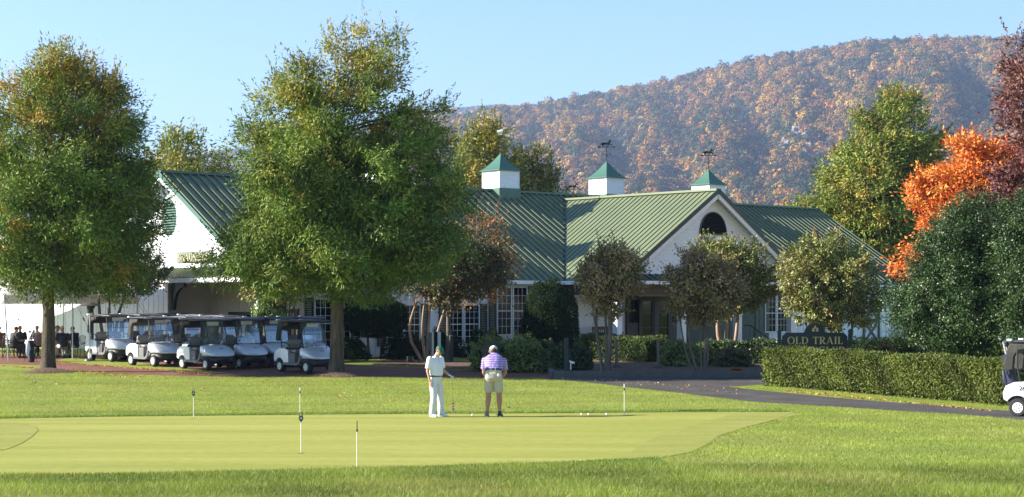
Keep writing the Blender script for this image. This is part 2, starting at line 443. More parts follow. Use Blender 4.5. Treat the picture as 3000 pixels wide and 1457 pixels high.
# main roof
mb = MB(); th = 0.10
mb.slab([(XL, 0, RZ), (XL, -HW, EZ), (XR, -HW, EZ), (XR, 0, RZ)], th)
mb.slab([(XL, 0, RZ), (XR, 0, RZ), (XR, HW, EZ), (XL, HW, EZ)], th)
n1 = Vector((0, -SL, 1)).normalized(); n2 = Vector((0, SL, 1)).normalized()
x = XL + 0.12
while x < XR:
    d0, d1 = 0.12, HW
    if abs(x - GX) < GH: d1 = dval(x) - 0.05
    if d1 > d0 + 0.1:
        mb.bar(Vector((x, -d0, zm(d0))) + n1 * 0.04, Vector((x, -d1, zm(d1))) + n1 * 0.04, 0.055, 0.10, n1)
    mb.bar(Vector((x, d0, zm(d0))) + n2 * 0.04, Vector((x, HW, EZ)) + n2 * 0.04, 0.055, 0.10, n2)
    x += RIB
roof = mb.build('main_roof', M['roof'], club)
mb = MB(); mb.bar((XL, 0, RZ + 0.03), (XR, 0, RZ + 0.03), 0.34, 0.10)
mb.build('ridge_cap', M['green_trim'], roof)
for xx in (XL - 0.012, XR + 0.012):         # green rake edges
    for s in (-1, 1):
        mb = MB(); mb.bar((xx, 0, RZ - 0.06), (xx, s * HW, EZ - 0.06), 0.03, 0.20, (0, 0, 1)); mb.build('rake_edge', M['green_trim'], roof)

# wing roof
mb = MB()
for s in (-1, 1):
    e = GX + s * GH
    q = [(GX, -dval(GX), GZ), (GX, -GF, GZ), (e, -GF, EZ), (e, -HW, EZ)]
    n = Vector((s * GS, 0, 1)).normalized()
    mb.slab(q, th, n)
    d = GF - 0.10
    while d > dval(GX) + 0.2:
        xe = GH if d > HW else xval(d) - 0.05
        mb.bar(Vector((GX + s * 0.12, -d, zw(GX + 0.12))) + n * 0.005, Vector((GX + s * xe, -d, GZ - GS * xe)) + n * 0.005, 0.045, 0.065, n)
        d -= 0.335
wroof = mb.build('wing_roof', M['roof'], club)
mb = MB(); mb.bar((GX, -dval(GX), GZ + 0.03), (GX, -GF, GZ + 0.03), 0.34, 0.10); mb.build('ridge_cap', M['roof'], wroof)
for s in (-1, 1):
    mb = MB(); mb.bar((GX, -GF - 0.012, GZ - 0.02), (GX + s * GH, -GF - 0.012, EZ - 0.02), 0.03, 0.20, (0, 0, 1)); mb.build('rake_edge', M['dark_green'], wroof)
    mb = MB(); mb.bar((GX + s * 0.05, -dval(GX), GZ + 0.02), (GX + s * GH, -HW, EZ + 0.02), 0.16, 0.03); mb.build('valley_flashing', M['dark_green'], wroof)

# gutters and fascia
for q in ((XL, GX - GH - 0.02, -HW - 0.13, -HW - 0.003), (GX + GH + 0.02, XR, -HW - 0.13, -HW - 0.003), (XL, XR, HW + 0.003, HW + 0.13),
          (GX - GH - 0.13, GX - GH - 0.003, -GF, -HW - 0.14), (GX + GH + 0.003, GX + GH + 0.13, -GF, -HW - 0.14)):
    mb = MB(); mb.box(*q, EZ - 0.20, EZ - 0.03); mb.build('gutter', M['trim'], club, bevel=0.02)
# white rakes on the gables
for s in (-1, 1):
    mb = MB(); mb.bar((XL + 0.06, 0, RZ - 0.27), (XL + 0.06, s * (HW - 0.1), EZ - 0.21), 0.06, 0.20); mb.build('rake_board', M['trim'], club)
    mb = MB(); mb.bar((XR - 0.06, 0, RZ - 0.27), (XR - 0.06, s * (HW - 0.1), EZ - 0.21), 0.06, 0.20); mb.build('rake_board', M['trim'], club)
    mb = MB(); mb.bar((GX, -GF + 0.05, GZ - 0.24), (GX + s * (GH - 0.1), -GF + 0.05, EZ - 0.18), 0.06, 0.22); mb.build('rake_board', M['trim'], club)
    mb = MB(); mb.slab([(GX, -GF + 0.06, GZ - 0.13), (GX, -10.42, GZ - 0.13), (GX + s * GH, -10.42, EZ - 0.13), (GX + s * GH, -GF + 0.06, EZ - 0.13)], 0.02); mb.build('rake_soffit', M['trim'], club)
    mb = MB(); mb.slab([(XL + 0.09, 0, RZ - 0.14), (-19.6, 0, RZ - 0.14), (-19.6, s * HW, EZ - 0.14), (XL + 0.09, s * HW, EZ - 0.14)], 0.02); mb.build('rake_soffit', M['trim'], club)
mb = MB(); mb.box(XL + 0.1, GX - GH, -HW + 0.003, -DW, EZ - 0.22, EZ - 0.17); mb.build('soffit', M['trim'], club)
mb = MB(); mb.box(GX + GH, XR - 0.1, -HW + 0.003, -DW, EZ - 0.22, EZ - 0.17); mb.build('soffit', M['trim'], club)

# walls
def battens(mb, x0, x1, yy, z0, z1, step=0.42, side=-1):
    x = x0 + 0.1
    while x < x1:
        mb.box(x, x + 0.05, min(yy, yy + side * 0.022), max(yy, yy + side * 0.022), z0, z1); x += step
mb = MB()
mb.box(-17.2, 23.7, -DW, -DW + 0.2, -0.4, EZ - 0.21); mb.box(-19.6, 23.7, DW - 0.2, DW, -0.4, EZ - 0.17)
mb.slab([(23.7, -DW + .2, -0.4), (23.7, DW - .2, -0.4), (23.7, DW - .2, zm(DW) - .15), (23.7, 0, RZ - 0.15), (23.7, -DW + .2, zm(DW) - .15)], 0.2, (1, 0, 0))
battens(mb, -17.2, -3.4, -DW, -0.4, EZ - 0.22); battens(mb, 8.9, 23.7, -DW, -0.4, EZ - 0.22)
mb.build('front_wall', M['white'], club)
mb = MB()                                   # snack-bar gable, open below on its right half
mb.slab([(-19.6, DW, 3.7), (-19.6, -DW, 3.7), (-19.6, -DW, zm(DW) - .15), (-19.6, 0, RZ - 0.15), (-19.6, DW, zm(DW) - .15)], 0.2, (-1, 0, 0))
mb.box(-19.6, -19.4, 0.3, DW - 0.2, -0.4, 3.697)
y = 0.45
while y < DW: mb.box(-19.622, -19.6, y, y + 0.05, -0.4, 3.69); y += 0.42
gw = mb.build('gable_wall', M['white'], club)
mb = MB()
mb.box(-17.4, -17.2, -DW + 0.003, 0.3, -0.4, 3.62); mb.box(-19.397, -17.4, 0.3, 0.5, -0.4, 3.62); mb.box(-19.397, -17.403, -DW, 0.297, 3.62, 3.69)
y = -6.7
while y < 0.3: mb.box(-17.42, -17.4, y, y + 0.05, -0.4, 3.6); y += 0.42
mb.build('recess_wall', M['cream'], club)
mb = MB(); mb.box(-19.6, -19.35, -DW, -DW + 0.25, 0.2, 3.69); mb.build('corner_post', M['trim'], club)
mb = MB(); mb.box(-19.64, -19.602, 0.05, 0.30, 0.2, 3.69); mb.build('corner_board', M['trim'], club)
# far annex wall behind the tent, same plane
mb = MB(); mb.box(-19.55, -19.35, DW + 0.01, 26, -0.4, 3.4)
y = DW + 0.3
while y < 26: mb.box(-19.572, -19.55, y, y + 0.05, -0.4, 3.4); y += 0.75
aw = mb.build('annex_wall', M['white'], club)
mb = MB(); mb.slab([(-19.9, DW + .2, 3.45), (-19.9, 26.2, 3.45), (-15.0, 26.2, 5.2), (-15.0, DW + .2, 5.2)], 0.08, (-0.33, 0, .94))
mb.build('annex_roof', M['roof'], club)

# pent roof over the snack-bar opening, with bracket, window, door
mb = MB(); mb.slab([(-19.603, 0.6, 4.28), (-19.603, -7.0, 4.28), (-20.45, -7.0, 3.86), (-20.45, 0.6, 3.86)], 0.06, (-0.44, 0, .9))
nn = Vector((-0.44, 0, 0.9)).normalized(); y = -6.95
while y < 0.6:
    mb.bar(Vector((-19.62, y, 4.275)) + nn * .02, Vector((-20.44, y, 3.865)) + nn * .02, 0.04, 0.05, nn); y += 0.28
pr = mb.build('pent_roof', M['roof'], club)
mb = MB(); mb.box(-20.50, -20.44, -7.05, 0.65, 3.64, 3.82); mb.box(-20.44, -19.605, -7.05, 0.65, 3.66, 3.70); mb.build('fascia', M['trim'], pr)
def bracket(name, p, ax, up, L, H, w, parent, m):
    """curved timber bracket: p = inner top corner, ax = direction out"""
    p = Vector(p); ax = Vector(ax).normalized(); sd = ax.cross(Vector((0, 0, 1))).normalized()
    prof = [(0, 0), (L, 0), (L, -0.16)]
    for k in range(7):
        a = math.radians(90 * k / 6)
        prof.append((L - 0.05 - (L - 0.22) * math.sin(a), -0.18 - (H - 0.24) * (1 - math.cos(a))))
    prof += [(0.16, -H), (0, -H)]
    mb = MB(); mb.slab([p + ax * a + Vector((0, 0, b)) + sd * (w / 2) for a, b in prof], w, sd)
    return mb.build(name, m, parent)
bracket('bracket', (-19.40, 0.02, 3.66), (0, -1, 0), 1, 1.0, 1.15, 0.14, club, M['dark_green'])

def frame_rect(mb, x0, x1, z0, z1, w, y0, y1):
    mb.box(x0, x0 + w, y0, y1, z0, z1); mb.box(x1 - w, x1, y0, y1, z0, z1)
    mb.box(x0 + w, x1 - w, y0, y1, z1 - w, z1); mb.box(x0 + w, x1 - w, y0, y1, z0, z0 + w)
def wall_window(x0, x1, z0, z1, cols, rows, yy, mat_f, shutter=True, parent=club):
    mb = MB(); frame_rect(mb, x0, x1, z0, z1, 0.055, yy - 0.07, yy - 0.003)
    mid = (z0 + z1) / 2; mb.box(x0 + .07, x1 - .07, yy - 0.065, yy - 0.003, mid - .02, mid + .02)
    f = mb.build('window', mat_f, parent)
    mb = MB(); mb.box(x0 + .06, x1 - .06, yy - 0.03, yy - 0.006, z0 + .06, z1 - .06); mb.build('pane', M['pane'], f)
    mb = MB(); yb0, yb1 = yy - 0.05, yy - 0.031
    for i in range(1, cols):
        x = x0 + .07 + (x1 - x0 - .14) * i / cols; mb.box(x - .008, x + .008, yb0, yb1, z0 + .07, z1 - .07)
    for i in range(1, rows):
        if 2 * i == rows: continue
        z = z0 + .07 + (z1 - z0 - .14) * i / rows; mb.box(x0 + .07, x1 - .07, yb0 + .004, yb1 - .002, z - .008, z + .008)
    mb.build('muntins', mat_f, f)
    return f
def shutter(x0, x1, z0, z1, yy):
    mb = MB(); frame_rect(mb, x0, x1, z0, z1, 0.06, yy - 0.06, yy - 0.003)
    z = z0 + .08
    while z < z1 - .06:
        mb.box(x0 + .06, x1 - .06, yy - 0.045, yy - 0.004, z, z + .05); z += .075
    mb.build('shutter', M['dark_green'], club)
WY = -DW - 0.022
for (xc, z0, z1) in ((-6.1, 1.35, 3.55), (-8.95, 1.0, 2.75), (-12.3, 1.0, 2.75), (-16.0, 0.9, 3.0), (12.2, 1.3, 3.3), (16.3, 1.3, 3.3)):
    wall_window(xc - 0.92, xc - 0.03, z0, z1, 3, 6, WY, M['trim']); wall_window(xc + 0.03, xc + 0.92, z0, z1, 3, 6, WY, M['trim'])
    shutter(xc - 1.36, xc - 0.96, z0 - .02, z1 + .02, WY); shutter(xc + 0.96, xc + 1.36, z0 - .02, z1 + .02, WY)
# X-braced barn door at the far right of the front wall
mb = MB(); a, b, z0, z1 = 19.5, 21.0, 0.55, 3.2; w = 0.16; y0, y1 = WY - 0.06, WY - 0.003
frame_rect(mb, a, b, z0, z1, w, y0, y1); zmid = (z0 + z1) / 2
mb.box(a + w, b - w, y0, y1, zmid - w / 2, zmid + w / 2)
for (zl, zh) in ((z0 + w, zmid - w / 2), (zmid + w / 2, z1 - w)):
    for k in (0, 1):
        p, q = (a + w, zl if k else zh), (b - w, zh if k else zl)
        mb.bar((p[0], y0 + .02 + .008 * k, p[1]), (q[0], y0 + .02 + .008 * k, q[1]), 0.03, 0.12, (0, 0, 1))
mb.build('barn_door', M['dark_green'], club)
# snack-bar window and door on the recess wall (x = -17.4)
def recess_rect(name, ya, yb, z0, z1, w, mf, mi):
    mb = MB(); x1 = -17.423; x0 = x1 - 0.06
    mb.box(x0, x1, ya, ya + w, z0, z1); mb.box(x0, x1, yb - w, yb, z0, z1); mb.box(x0, x1, ya + w, yb - w, z1 - w, z1); mb.box(x0, x1, ya + w, yb - w, z0, z0 + w)
    f = mb.build(name, mf, club); mb = MB(); mb.box(x0 + .03, x1 - .002, ya + w - .01, yb - w + .01, z0 + w - .01, z1 - w + .01); mb.build('panel', mi, f); return f
sw = recess_rect('serving_window', -4.6, -1.3, 1.25, 2.42, 0.13, M['dark_green'], M['dark'])
mb = MB(); mb.box(-17.50, -17.49, -2.25, -1.75, 1.35, 1.66); mb.build('menu_card', M['trim'], sw)
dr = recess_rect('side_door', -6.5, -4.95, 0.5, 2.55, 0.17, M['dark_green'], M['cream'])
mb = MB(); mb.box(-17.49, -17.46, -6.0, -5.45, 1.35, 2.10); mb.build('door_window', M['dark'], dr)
# round louvred vent high in the snack-bar gable
mb = MB(); k = 20
mb.slab([(-19.604, 0.62 * math.cos(2 * math.pi * j / k), 6.45 + 0.80 * math.sin(2 * math.pi * j / k)) for j in range(k)], -0.04, (1, 0, 0))
z = 5.75
while z < 7.15:
    h = math.sqrt(max(0, 1 - ((z - 6.45) / 0.8) ** 2)) * 0.60
    if h > .1: mb.bar((-19.67, -h, z), (-19.67, h, z), 0.05, 0.03, (0.5, 0, 1))
    z += 0.11
mb.build('gable_vent', M['green_trim'], club, bevel=0)

# wing gable of clapboards with a half-round louvre
mb = MB(); rowh = 0.16; z = 4.12; yb = -10.4
hw = lambda z: max((GZ - 0.16 - z) / GS, 0.0)
while z < GZ - 0.35:
    z2 = min(z + rowh, GZ - 0.2); a0 = hw(z); a1 = hw(z2)
    vs = [(GX - a0, yb - .028, z), (GX + a0, yb - .028, z), (GX + a1, yb - .006, z2), (GX - a1, yb - .006, z2), (GX - a0, yb, z), (GX + a0, yb, z), (GX + a1, yb, z2), (GX - a1, yb, z2)]
    mb.add(vs, [(0, 1, 2, 3), (4, 7, 6, 5), (0, 4, 5, 1), (3, 2, 6, 7), (0, 3, 7, 4), (1, 5, 6, 2)])
    z = z2
mb.slab([(GX - hw(3.8), yb + .002, 3.8), (GX + hw(3.8), yb + .002, 3.8), (GX, yb + .002, GZ - .16)], 0.15, (0, -1, 0))
wg = mb.build('wing_gable', M['white'], club)
mb = MB(); cx, cz, r = GX + 0.12, 6.05, 0.92
arc = [(cx + r * math.cos(math.pi * j / 18), cz + 1.10 * r * math.sin(math.pi * j / 18)) for j in range(19)]
mb.slab([(a, yb - .035, b) for a, b in arc], 0.03, (0, -1, 0))
z = cz + .1
while z < cz + 1.10 * r - .08:
    h = math.sqrt(max(0, 1 - ((z - cz) / (1.10 * r)) ** 2)) * r - .03
    mb.bar((cx - h, yb - .05, z), (cx + h, yb - .05, z), 0.05, 0.02, (0, -0.5, 1)); z += 0.1
lv = mb.build('half_round_louvre', M['dark'], club)
mb = MB()
for j in range(18):
    a, b = arc[j], arc[j + 1]; mb.bar((a[0], yb - .05, a[1]), (b[0], yb - .05, b[1]), 0.05, 0.05, (0, -1, 0))
mb.bar((cx - r - .05, yb - .06, cz - .02), (cx + r + .05, yb - .06, cz - .02), 0.07, 0.07)
mb.build('louvre_frame', M['dark_green'], lv)
# pent strip and fascia across the foot of the gable
mb = MB(); mb.slab([(GX - GH + .1, -10.43, 4.12), (GX + GH - .1, -10.43, 4.12), (GX + GH - .1, -11.0, 3.84), (GX - GH + .1, -11.0, 3.84)], 0.05, (0, -.44, .9))
x = GX - GH + .2
while x < GX + GH - .2: mb.bar((x, -10.45, 4.135), (x, -10.99, 3.865), .04, .04, (0, -.44, .9)); x += RIB
ps = mb.build('gable_pent_roof', M['dark_green'], club)
mb = MB(); mb.box(GX - GH - .1, GX + GH + .1, -11.12, -11.003, 3.64, 3.80); mb.build('fascia', M['trim'], ps, bevel=.015)
mb = MB(); mb.box(GX - GH + .1, GX + GH - .1, -10.99, -DW - .01, 3.655, 3.70); mb.build('porch_ceiling', M['wood_dark'], club)
mb = MB(); mb.box(GX - 6.2, GX + 6.2, -10.4, -10.12, 3.18, 3.65)
for q in ((GX - 6.2, GX - 5.95), (GX + 5.95, GX + 6.2)): mc = MB(); mc.box(*q, -10.117, -DW - .02, 3.18, 3.65); mc.build('porch_beam', M['wood_dark'], club)
mb.build('porch_beam', M['wood_dark'], club)
for x in (GX - 6.05, GX - 1.85, GX + 2.05, GX + 6.0):
    mb = MB(); mb.box(x - .16, x + .16, -10.42, -10.10, 0.45, 3.178); c = mb.build('porch_column', M['trim'], club, bevel=.015)
    mb = MB(); mb.box(x - .20, x + .20, -10.46, -10.06, 0.45, .75); mb.box(x - .20, x + .20, -10.46, -10.06, 3.05, 3.176); mb.build('column_base', M['trim'], c, bevel=.01)
bracket('bracket', (GX - 6.05, -DW - .03, 3.64), (0, -1, 0), 1, 1.3, 1.3, 0.16, club, M['dark_green'])
mb = MB(); mb.box(GX - 6.4, GX + 6.4, -10.6, -DW - .003, -0.3, 0.82); mb.build('porch_floor', M['brick'], club)
# entrance: double glass door with sidelights, on the hall's front wall
mb = MB(); frame_rect(mb, 1.15, 5.1, 0.82, 3.12, 0.12, WY - .10, WY - .003)
for x in (2.0, 4.15): mb.box(x, x + .12, WY - .10, WY - .003, .94, 3.0)
mb.box(3.02, 3.25, WY - .12, WY - .003, .94, 3.0)
for (x0, x1) in ((2.12, 3.02), (3.25, 4.15)):
    frame_rect(mb, x0, x1, .94, 3.0, .11, WY - .09, WY - .003)
    for z in (1.62, 2.32): mb.box(x0 + .11, x1 - .11, WY - .085, WY - .003, z - .025, z + .025)
for (x0, x1) in ((1.27, 2.0), (4.27, 4.98)):
    mb.box(x0, x1, WY - .06, WY - .003, .94, 1.85)
    mb.box((x0 + x1) / 2 - .015, (x0 + x1) / 2 + .015, WY - .06, WY - .003, 1.85, 3.0); mb.box(x0, x1, WY - .058, WY - .003, 2.38, 2.41)
ed = mb.build('entrance_door', mat('door_paint', (0.018, 0.014, 0.010), 0.4), club)
mb = MB(); mb.box(2.2, 2.95, WY - .04, WY - .005, 1.0, 2.95); mb.build('door_glass', M['door_glass'], ed); mb = MB(); mb.box(3.3, 4.07, WY - .04, WY - .005, 1.0, 2.95); mb.build('door_glass', M['door_glass'], ed)
mb = MB(); mb.box(1.27, 1.99, WY - .03, WY - .005, 1.86, 2.98); mb.build('sidelight', M['pane'], ed); mb = MB(); mb.box(4.28, 4.97, WY - .03, WY - .005, 1.86, 2.98); mb.build('sidelight', M['pane'], ed)
# dark green panels added to stand in for the dark, shaded porch interior
mb = MB(); mb.box(5.4, 11.6, WY - .05, WY - .004, 0.5, 3.6)
for x in np.arange(5.5, 11.5, 1.0): mb.box(x, x + .07, WY - .08, WY - .052, 0.5, 3.6)
mb.build('porch_dark_fill', M['dark_green'], club)

# cupolas along the ridge
def cupola(x, y0, zb, vane, rz=0.0, parent=club):
    """zb = bottom of the white louvred box"""
    h = 0.66; Rm = Matrix.Translation((x, y0, 0))
    mb = MB(Rm); b = mb
    b.box(-h - .04, h + .04, -h - .04, h + .04, zb - 1.0, zb)
    base = b.build('cupola', M['green_trim'], parent)
    b = MB(Rm); b.box(-h + .03, h - .03, -h + .03, h - .03, zb, zb + .82)
    for sx in (-1, 1):
        for sy in (-1, 1): b.box(sx * h - .07 if sx > 0 else -h, h if sx > 0 else -h + .07, sy * h - .07 if sy > 0 else -h, h if sy > 0 else -h + .07, zb + .001, zb + .82)
    z = zb + .05
    while z < zb + .78:
        b.slab([(-h + .072, -h + .008, z), (h - .072, -h + .008, z), (h - .072, -h + .028, z + .07), (-h + .072, -h + .028, z + .07)], .015, (0, -.9, .2))
        b.slab([(-h + .008, -h + .072, z), (-h + .028, -h + .072, z + .07), (-h + .028, h - .072, z + .07), (-h + .008, h - .072, z)], .015, (-.9, 0, .2))
        z += .085
    b.box(-h - .03, h + .03, -h - .03, h + .03, zb + .821, zb + .86)
    b.build('louvred_box', M['white'], base)
    b = MB(Rm); prof = [(0.76, 0), (0.58, .16), (0.40, .36), (0.24, .57), (0.10, .78), (0.02, .90)]
    vs = []
    for r, z in prof: vs += [(-r, -r, zb + .862 + z), (r, -r, zb + .862 + z), (r, r, zb + .862 + z), (-r, r, zb + .862 + z)]
    fs = [(4 * i + j, 4 * i + (j + 1) % 4, 4 * i + 4 + (j + 1) % 4, 4 * i + 4 + j) for i in range(len(prof) - 1) for j in range(4)]
    fs += [(3, 2, 1, 0), tuple(range(4 * len(prof) - 4, 4 * len(prof)))]
    b.add(vs, fs); b.box(-.765, .765, -.765, .765, zb + .862, zb + .90)
    b.build('cupola_roof', M['green_trim'], base)
    # weathervane
    za = zb + 1.72; Rv = Matrix.Translation((x, y0, za)) @ Matrix.Rotation(rz, 4, 'Z')
    b = MB(Rv); b.tube([(0, 0, 0), (0, 0, 1.05)], [.022, .014], 6)
    if vane == 'horse':
        for a in (0, math.pi / 2): c, s = math.cos(a), math.sin(a); b.tube([(-.2 * c, -.2 * s, .42), (.2 * c, .2 * s, .42)], .011, 5)
        for a in range(4): c, s = math.cos(a * math.pi / 2), math.sin(a * math.pi / 2); b.ball((.22 * c, .22 * s, .44), .035, n=6, m=4)
        b.ball((0, 0, .34), .05, n=8, m=5); b.ball((0, 0, .62), .035, n=8, m=5)
        b.tube([(-.42, 0, .80), (.42, 0, .80)], .013, 5)
        b.prism([(.36, .80), (.34, .86), (.50, .80), (.34, .74)], -.01, .01)
        b.prism([(-.48, .74), (-.38, .80), (-.48, .86), (-.30, .84), (-.30, .76)], -.01, .01)
        horse = [(-.24, .98), (-.30, 1.02), (-.34, .93), (-.28, .96), (-.22, 1.05), (-.10, 1.07), (.04, 1.05), (.10, 1.10), (.13, 1.19), (.17, 1.22), (.19, 1.19), (.27, 1.12), (.26, 1.08), (.19, 1.10),
                 (.16, 1.02), (.24, .98), (.30, .92), (.32, .85), (.29, .85), (.27, .91), (.19, .94), (.12, .95), (.10, .88), (.05, .83), (.02, .83), (.06, .90), (.06, .95), (-.08, .96), (-.14, .92),
                 (-.10, .83), (-.13, .83), (-.19, .91), (-.20, .84), (-.23, .84), (-.24, .92)]
        b.prism([(p[0], p[1] - .02) for p in horse], -.018, .018)
        b.build('weathervane', M['iron'], base)
    else:
        b.tube([(0, 0, .35), (.16, 0, .45)], .01, 5); b.tube([(0, 0, .35), (-.16, 0, .45)], .01, 5); b.tube([(0, 0, .85), (.3, 0, .88)], .012, 5)
        b.build('weathervane', M['iron'], base)
        b = MB(Rv); b.tube([(-.16, 0, 1.10), (.10, 0, 1.16)], [.085, .085], 10); b.box(.22, .46, -.09, .09, .89, .94); b.box(-.07, .07, -.06, .06, .96, 1.06)
        b.build('weather_sensor', M['trim'], base)
for (x, vane) in ((-13.2, 'horse'), (-8.0, 'horse'), (-0.75, 'sensor'), (6.65, 'horse'), (14.6, 'horse')):
    cupola(x, 0, RZ + 0.12, vane, -ANG)
# rear wing with its own cupola, only the tip shows over the ridge
mb = MB()
mb.slab([(10, 5.2, 4.2), (15.7, 5.2, 7.3), (15.7, 16, 7.3), (10, 16, 4.2)][::-1], .1, (-.48, 0, .88)); mb.build('rear_roof', M['roof'], club); mb = MB(); mb.slab([(21.4, 5.2, 4.2), (15.7, 5.2, 7.3), (15.7, 16, 7.3), (21.4, 16, 4.2)], .1, (.48, 0, .88))
mb.build('rear_roof', M['roof'], club)
mb = MB(); mb.box(10.5, 20.9, 7.0, 15.8, -.4, 4.3); mb.build('rear_wall', M['white'], club)
cupola(15.7, 12, 7.25, 'horse', -ANG)
# ------------------------------------------------------------------ serif lettering and signs
class Pen:
    """serif capitals drawn as flat raised strokes in the local x-z plane, front facing -y"""
    def __init__(s, mb): s.mb = mb; s.k = 0
    def poly(s, pts, ox, h, oz):
        s.k += 1; dy = 0.0006 * (s.k % 9)
        s.mb.prism([(ox + p[0] * h, oz + p[1] * h) for p in pts], -0.022 - dy, 0.0)
    def rect(s, x0, x1, z0, z1): s.cur.append([(x0, z0), (x1, z0), (x1, z1), (x0, z1)])
    def stem(s, x, w=.15, z0=0, z1=1, serif=True):
        s.rect(x, x + w, z0, z1)
        if serif:
            for z in (z0, z1 - .055): s.rect(x - .07, x + w + .07, z, z + .055)
    def arc(s, cx, cz, rx, rz, a0, a1, tk=.15, tn=.06, n=16):
        for i in range(n):
            q = []
            for a, inn in ((a0 + (a1 - a0) * i / n, 0), (a0 + (a1 - a0) * (i + 1) / n, 0), (a0 + (a1 - a0) * (i + 1) / n, 1), (a0 + (a1 - a0) * i / n, 1)):
                r = math.radians(a); q.append((cx + (rx - inn * tk) * math.cos(r), cz + (rz - inn * tn) * math.sin(r)))
            s.cur.append(q)
    def diag(s, x0, z0, x1, z1, w): s.cur.append([(x0, z0), (x0 + w, z0), (x1 + w, z1), (x1, z1)])
    def glyph(s, c):
        s.cur = []; w = .7
        if c == 'O': s.arc(.42, .5, .42, .52, 0, 360, n=28); w = .84
        elif c == 'L': s.stem(.07); s.rect(.07, .58, 0, .06); s.rect(.53, .58, .06, .24); w = .6
        elif c == 'D': s.stem(.07); s.arc(.30, .5, .46, .5, -90, 90); s.rect(.2, .31, 0, .06); s.rect(.2, .31, .94, 1); w = .78
        elif c == 'T': s.stem(.27); s.rect(.02, .67, .94, 1); s.rect(.02, .07, .76, .94); s.rect(.62, .67, .76, .94); w = .69
        elif c == 'R':
            s.stem(.07); s.arc(.30, .74, .32, .26, -90, 90, .14, .055); s.rect(.2, .31, .945, 1); s.rect(.2, .31, .48, .535); s.diag(.52, 0, .26, .48, .16); s.rect(.5, .74, 0, .05); w = .74
        elif c == 'A':
            s.diag(.04, 0, .33, 1, .06); s.diag(.55, 0, .29, 1, .15); s.rect(.18, .56, .30, .35); s.rect(-.03, .17, 0, .05); s.rect(.50, .78, 0, .05); w = .76
        elif c == 'I': s.stem(.09); w = .33
        elif c in 'GC':
            s.arc(.42, .5, .42, .52, 45, 315, n=24); s.rect(.68, .73, .68, .97)
            if c == 'G': s.rect(.60, .75, .04, .42); s.rect(.52, .81, .42, .47)
            else: s.rect(.68, .73, .04, .26)
            w = .82 if c == 'G' else .76
        elif c == 'F': s.stem(.07); s.rect(.2, .58, .94, 1); s.rect(.53, .58, .74, .94); s.rect(.2, .44, .48, .535); s.rect(.40, .44, .40, .62); w = .6
        elif c == 'U': s.rect(.07, .22, .3, 1); s.rect(.57, .63, .3, 1); s.arc(.35, .32, .28, .33, 180, 360, .12, .07); s.rect(0, .29, .945, 1); s.rect(.49, .71, .945, 1); w = .72
        elif c == 'B':
            s.stem(.07)
            for cz, rz in ((.75, .25), (.26, .26)): s.arc(.30, cz, .32, rz, -90, 90, .14, .055)
            for z in (0, .46, .945): s.rect(.2, .31, z, z + .055)
            w = .66
        elif c == 'S': s.arc(.30, .74, .26, .27, 20, 270, .13, .06); s.arc(.30, .265, .27, .275, -160, 90, .13, .06); s.rect(.50, .55, .70, .97); s.rect(.03, .08, .03, .28); w = .6
        elif c == 'N': s.rect(.09, .15, 0, 1); s.rect(.66, .72, 0, 1); s.diag(.58, 0, .07, 1, .15); s.rect(.02, .24, 0, .05); s.rect(.56, .8, .95, 1); s.rect(0, .16, .95, 1); w = .8
        elif c == 'K': s.stem(.07); s.diag(.24, .42, .56, 1, .07); s.diag(.56, 0, .30, .56, .16); s.rect(.5, .78, 0, .05); s.rect(.46, .72, .95, 1); w = .76
        elif c == ' ': w = .32
        return s.cur, w
    def text(s, t, h, cx, z0, sp=.10, width=None):
        gl = [s.glyph(c) for c in t]; tot = sum(w for _, w in gl) + sp * (len(t) - 1)
        sx = 1.0 if width is None else width / (tot * h)
        x = -tot / 2
        for polys, w in gl:
            for p in polys:
                s.k += 1; dy = 0.0006 * (s.k % 9)
                s.mb.prism([(cx + (x + q[0]) * h * sx, z0 + q[1] * h) for q in p], -0.022 - dy, 0.0)
            x += w + sp

# snack-bar board on the left gable (faces local -x of the clubhouse)
bo = BL(-19.6, 2.1, 4.72) - UV * 0.004
snack = thing('snack_bar_sign', 'green SNACK BAR board with gold letters on the white gable', 'sign', bo, ANG - math.pi / 2)
mb = MB(); mb.box(-1.38, 1.38, -0.05, 0, -0.24, 0.24); mb.build('board', mat('sage_board', (0.13, 0.175, 0.135), .5), snack, bevel=.03)
mb = MB(Matrix.Translation((0, -0.051, 0))); Pen(mb).text('SNACK BAR', 0.30, 0, -0.15, width=2.45); mb.build('lettering', mat('pale_gold', (0.55, 0.47, 0.24), .5), snack)

# entrance sign behind the hedge
ye = 62.5
e0 = Vector((X(2387, ye), ye, float(gz(0, ye)) + .1))
esign = thing('entrance_sign', 'dark green OLD TRAIL GOLF CLUB sign with gold letters behind the hedge', 'sign', e0, math.radians(4))
zt = Zp(975, ye) - e0.z; hwid = 1.16
mb = MB(); c = .13
pts = [(-hwid, .25), (hwid, .25), (hwid, zt - c), (hwid - c, zt), (.40, zt)]
for k in range(13):
    a = math.radians(8 + 164 * k / 12); pts.append((.37 * math.cos(a), zt - .03 + .36 * math.sin(a)))
pts += [(-.40, zt), (-hwid + c, zt), (-hwid, zt - c)]
mb.prism(pts, -.05, .05); mb.build('panel', mat('sign_navy_green', (0.012, 0.026, 0.028), .45), esign, bevel=.012)
mb = MB(Matrix.Translation((0, -.051, 0))); pen = Pen(mb); pen.text('OLD TRAIL', .255, 0, zt - .40, sp=.09, width=1.98); mb.build('lettering', M['gold'], esign)
mb = MB(Matrix.Translation((0, -.051, 0))); pen = Pen(mb); pen.text('GOLF CLUB', .255, 0.02, zt - .745, sp=.09, width=2.06); mb.build('lettering', M['gold'], esign)
mb = MB(); zc = zt + .10   # three-lobed leaf emblem with a round eye
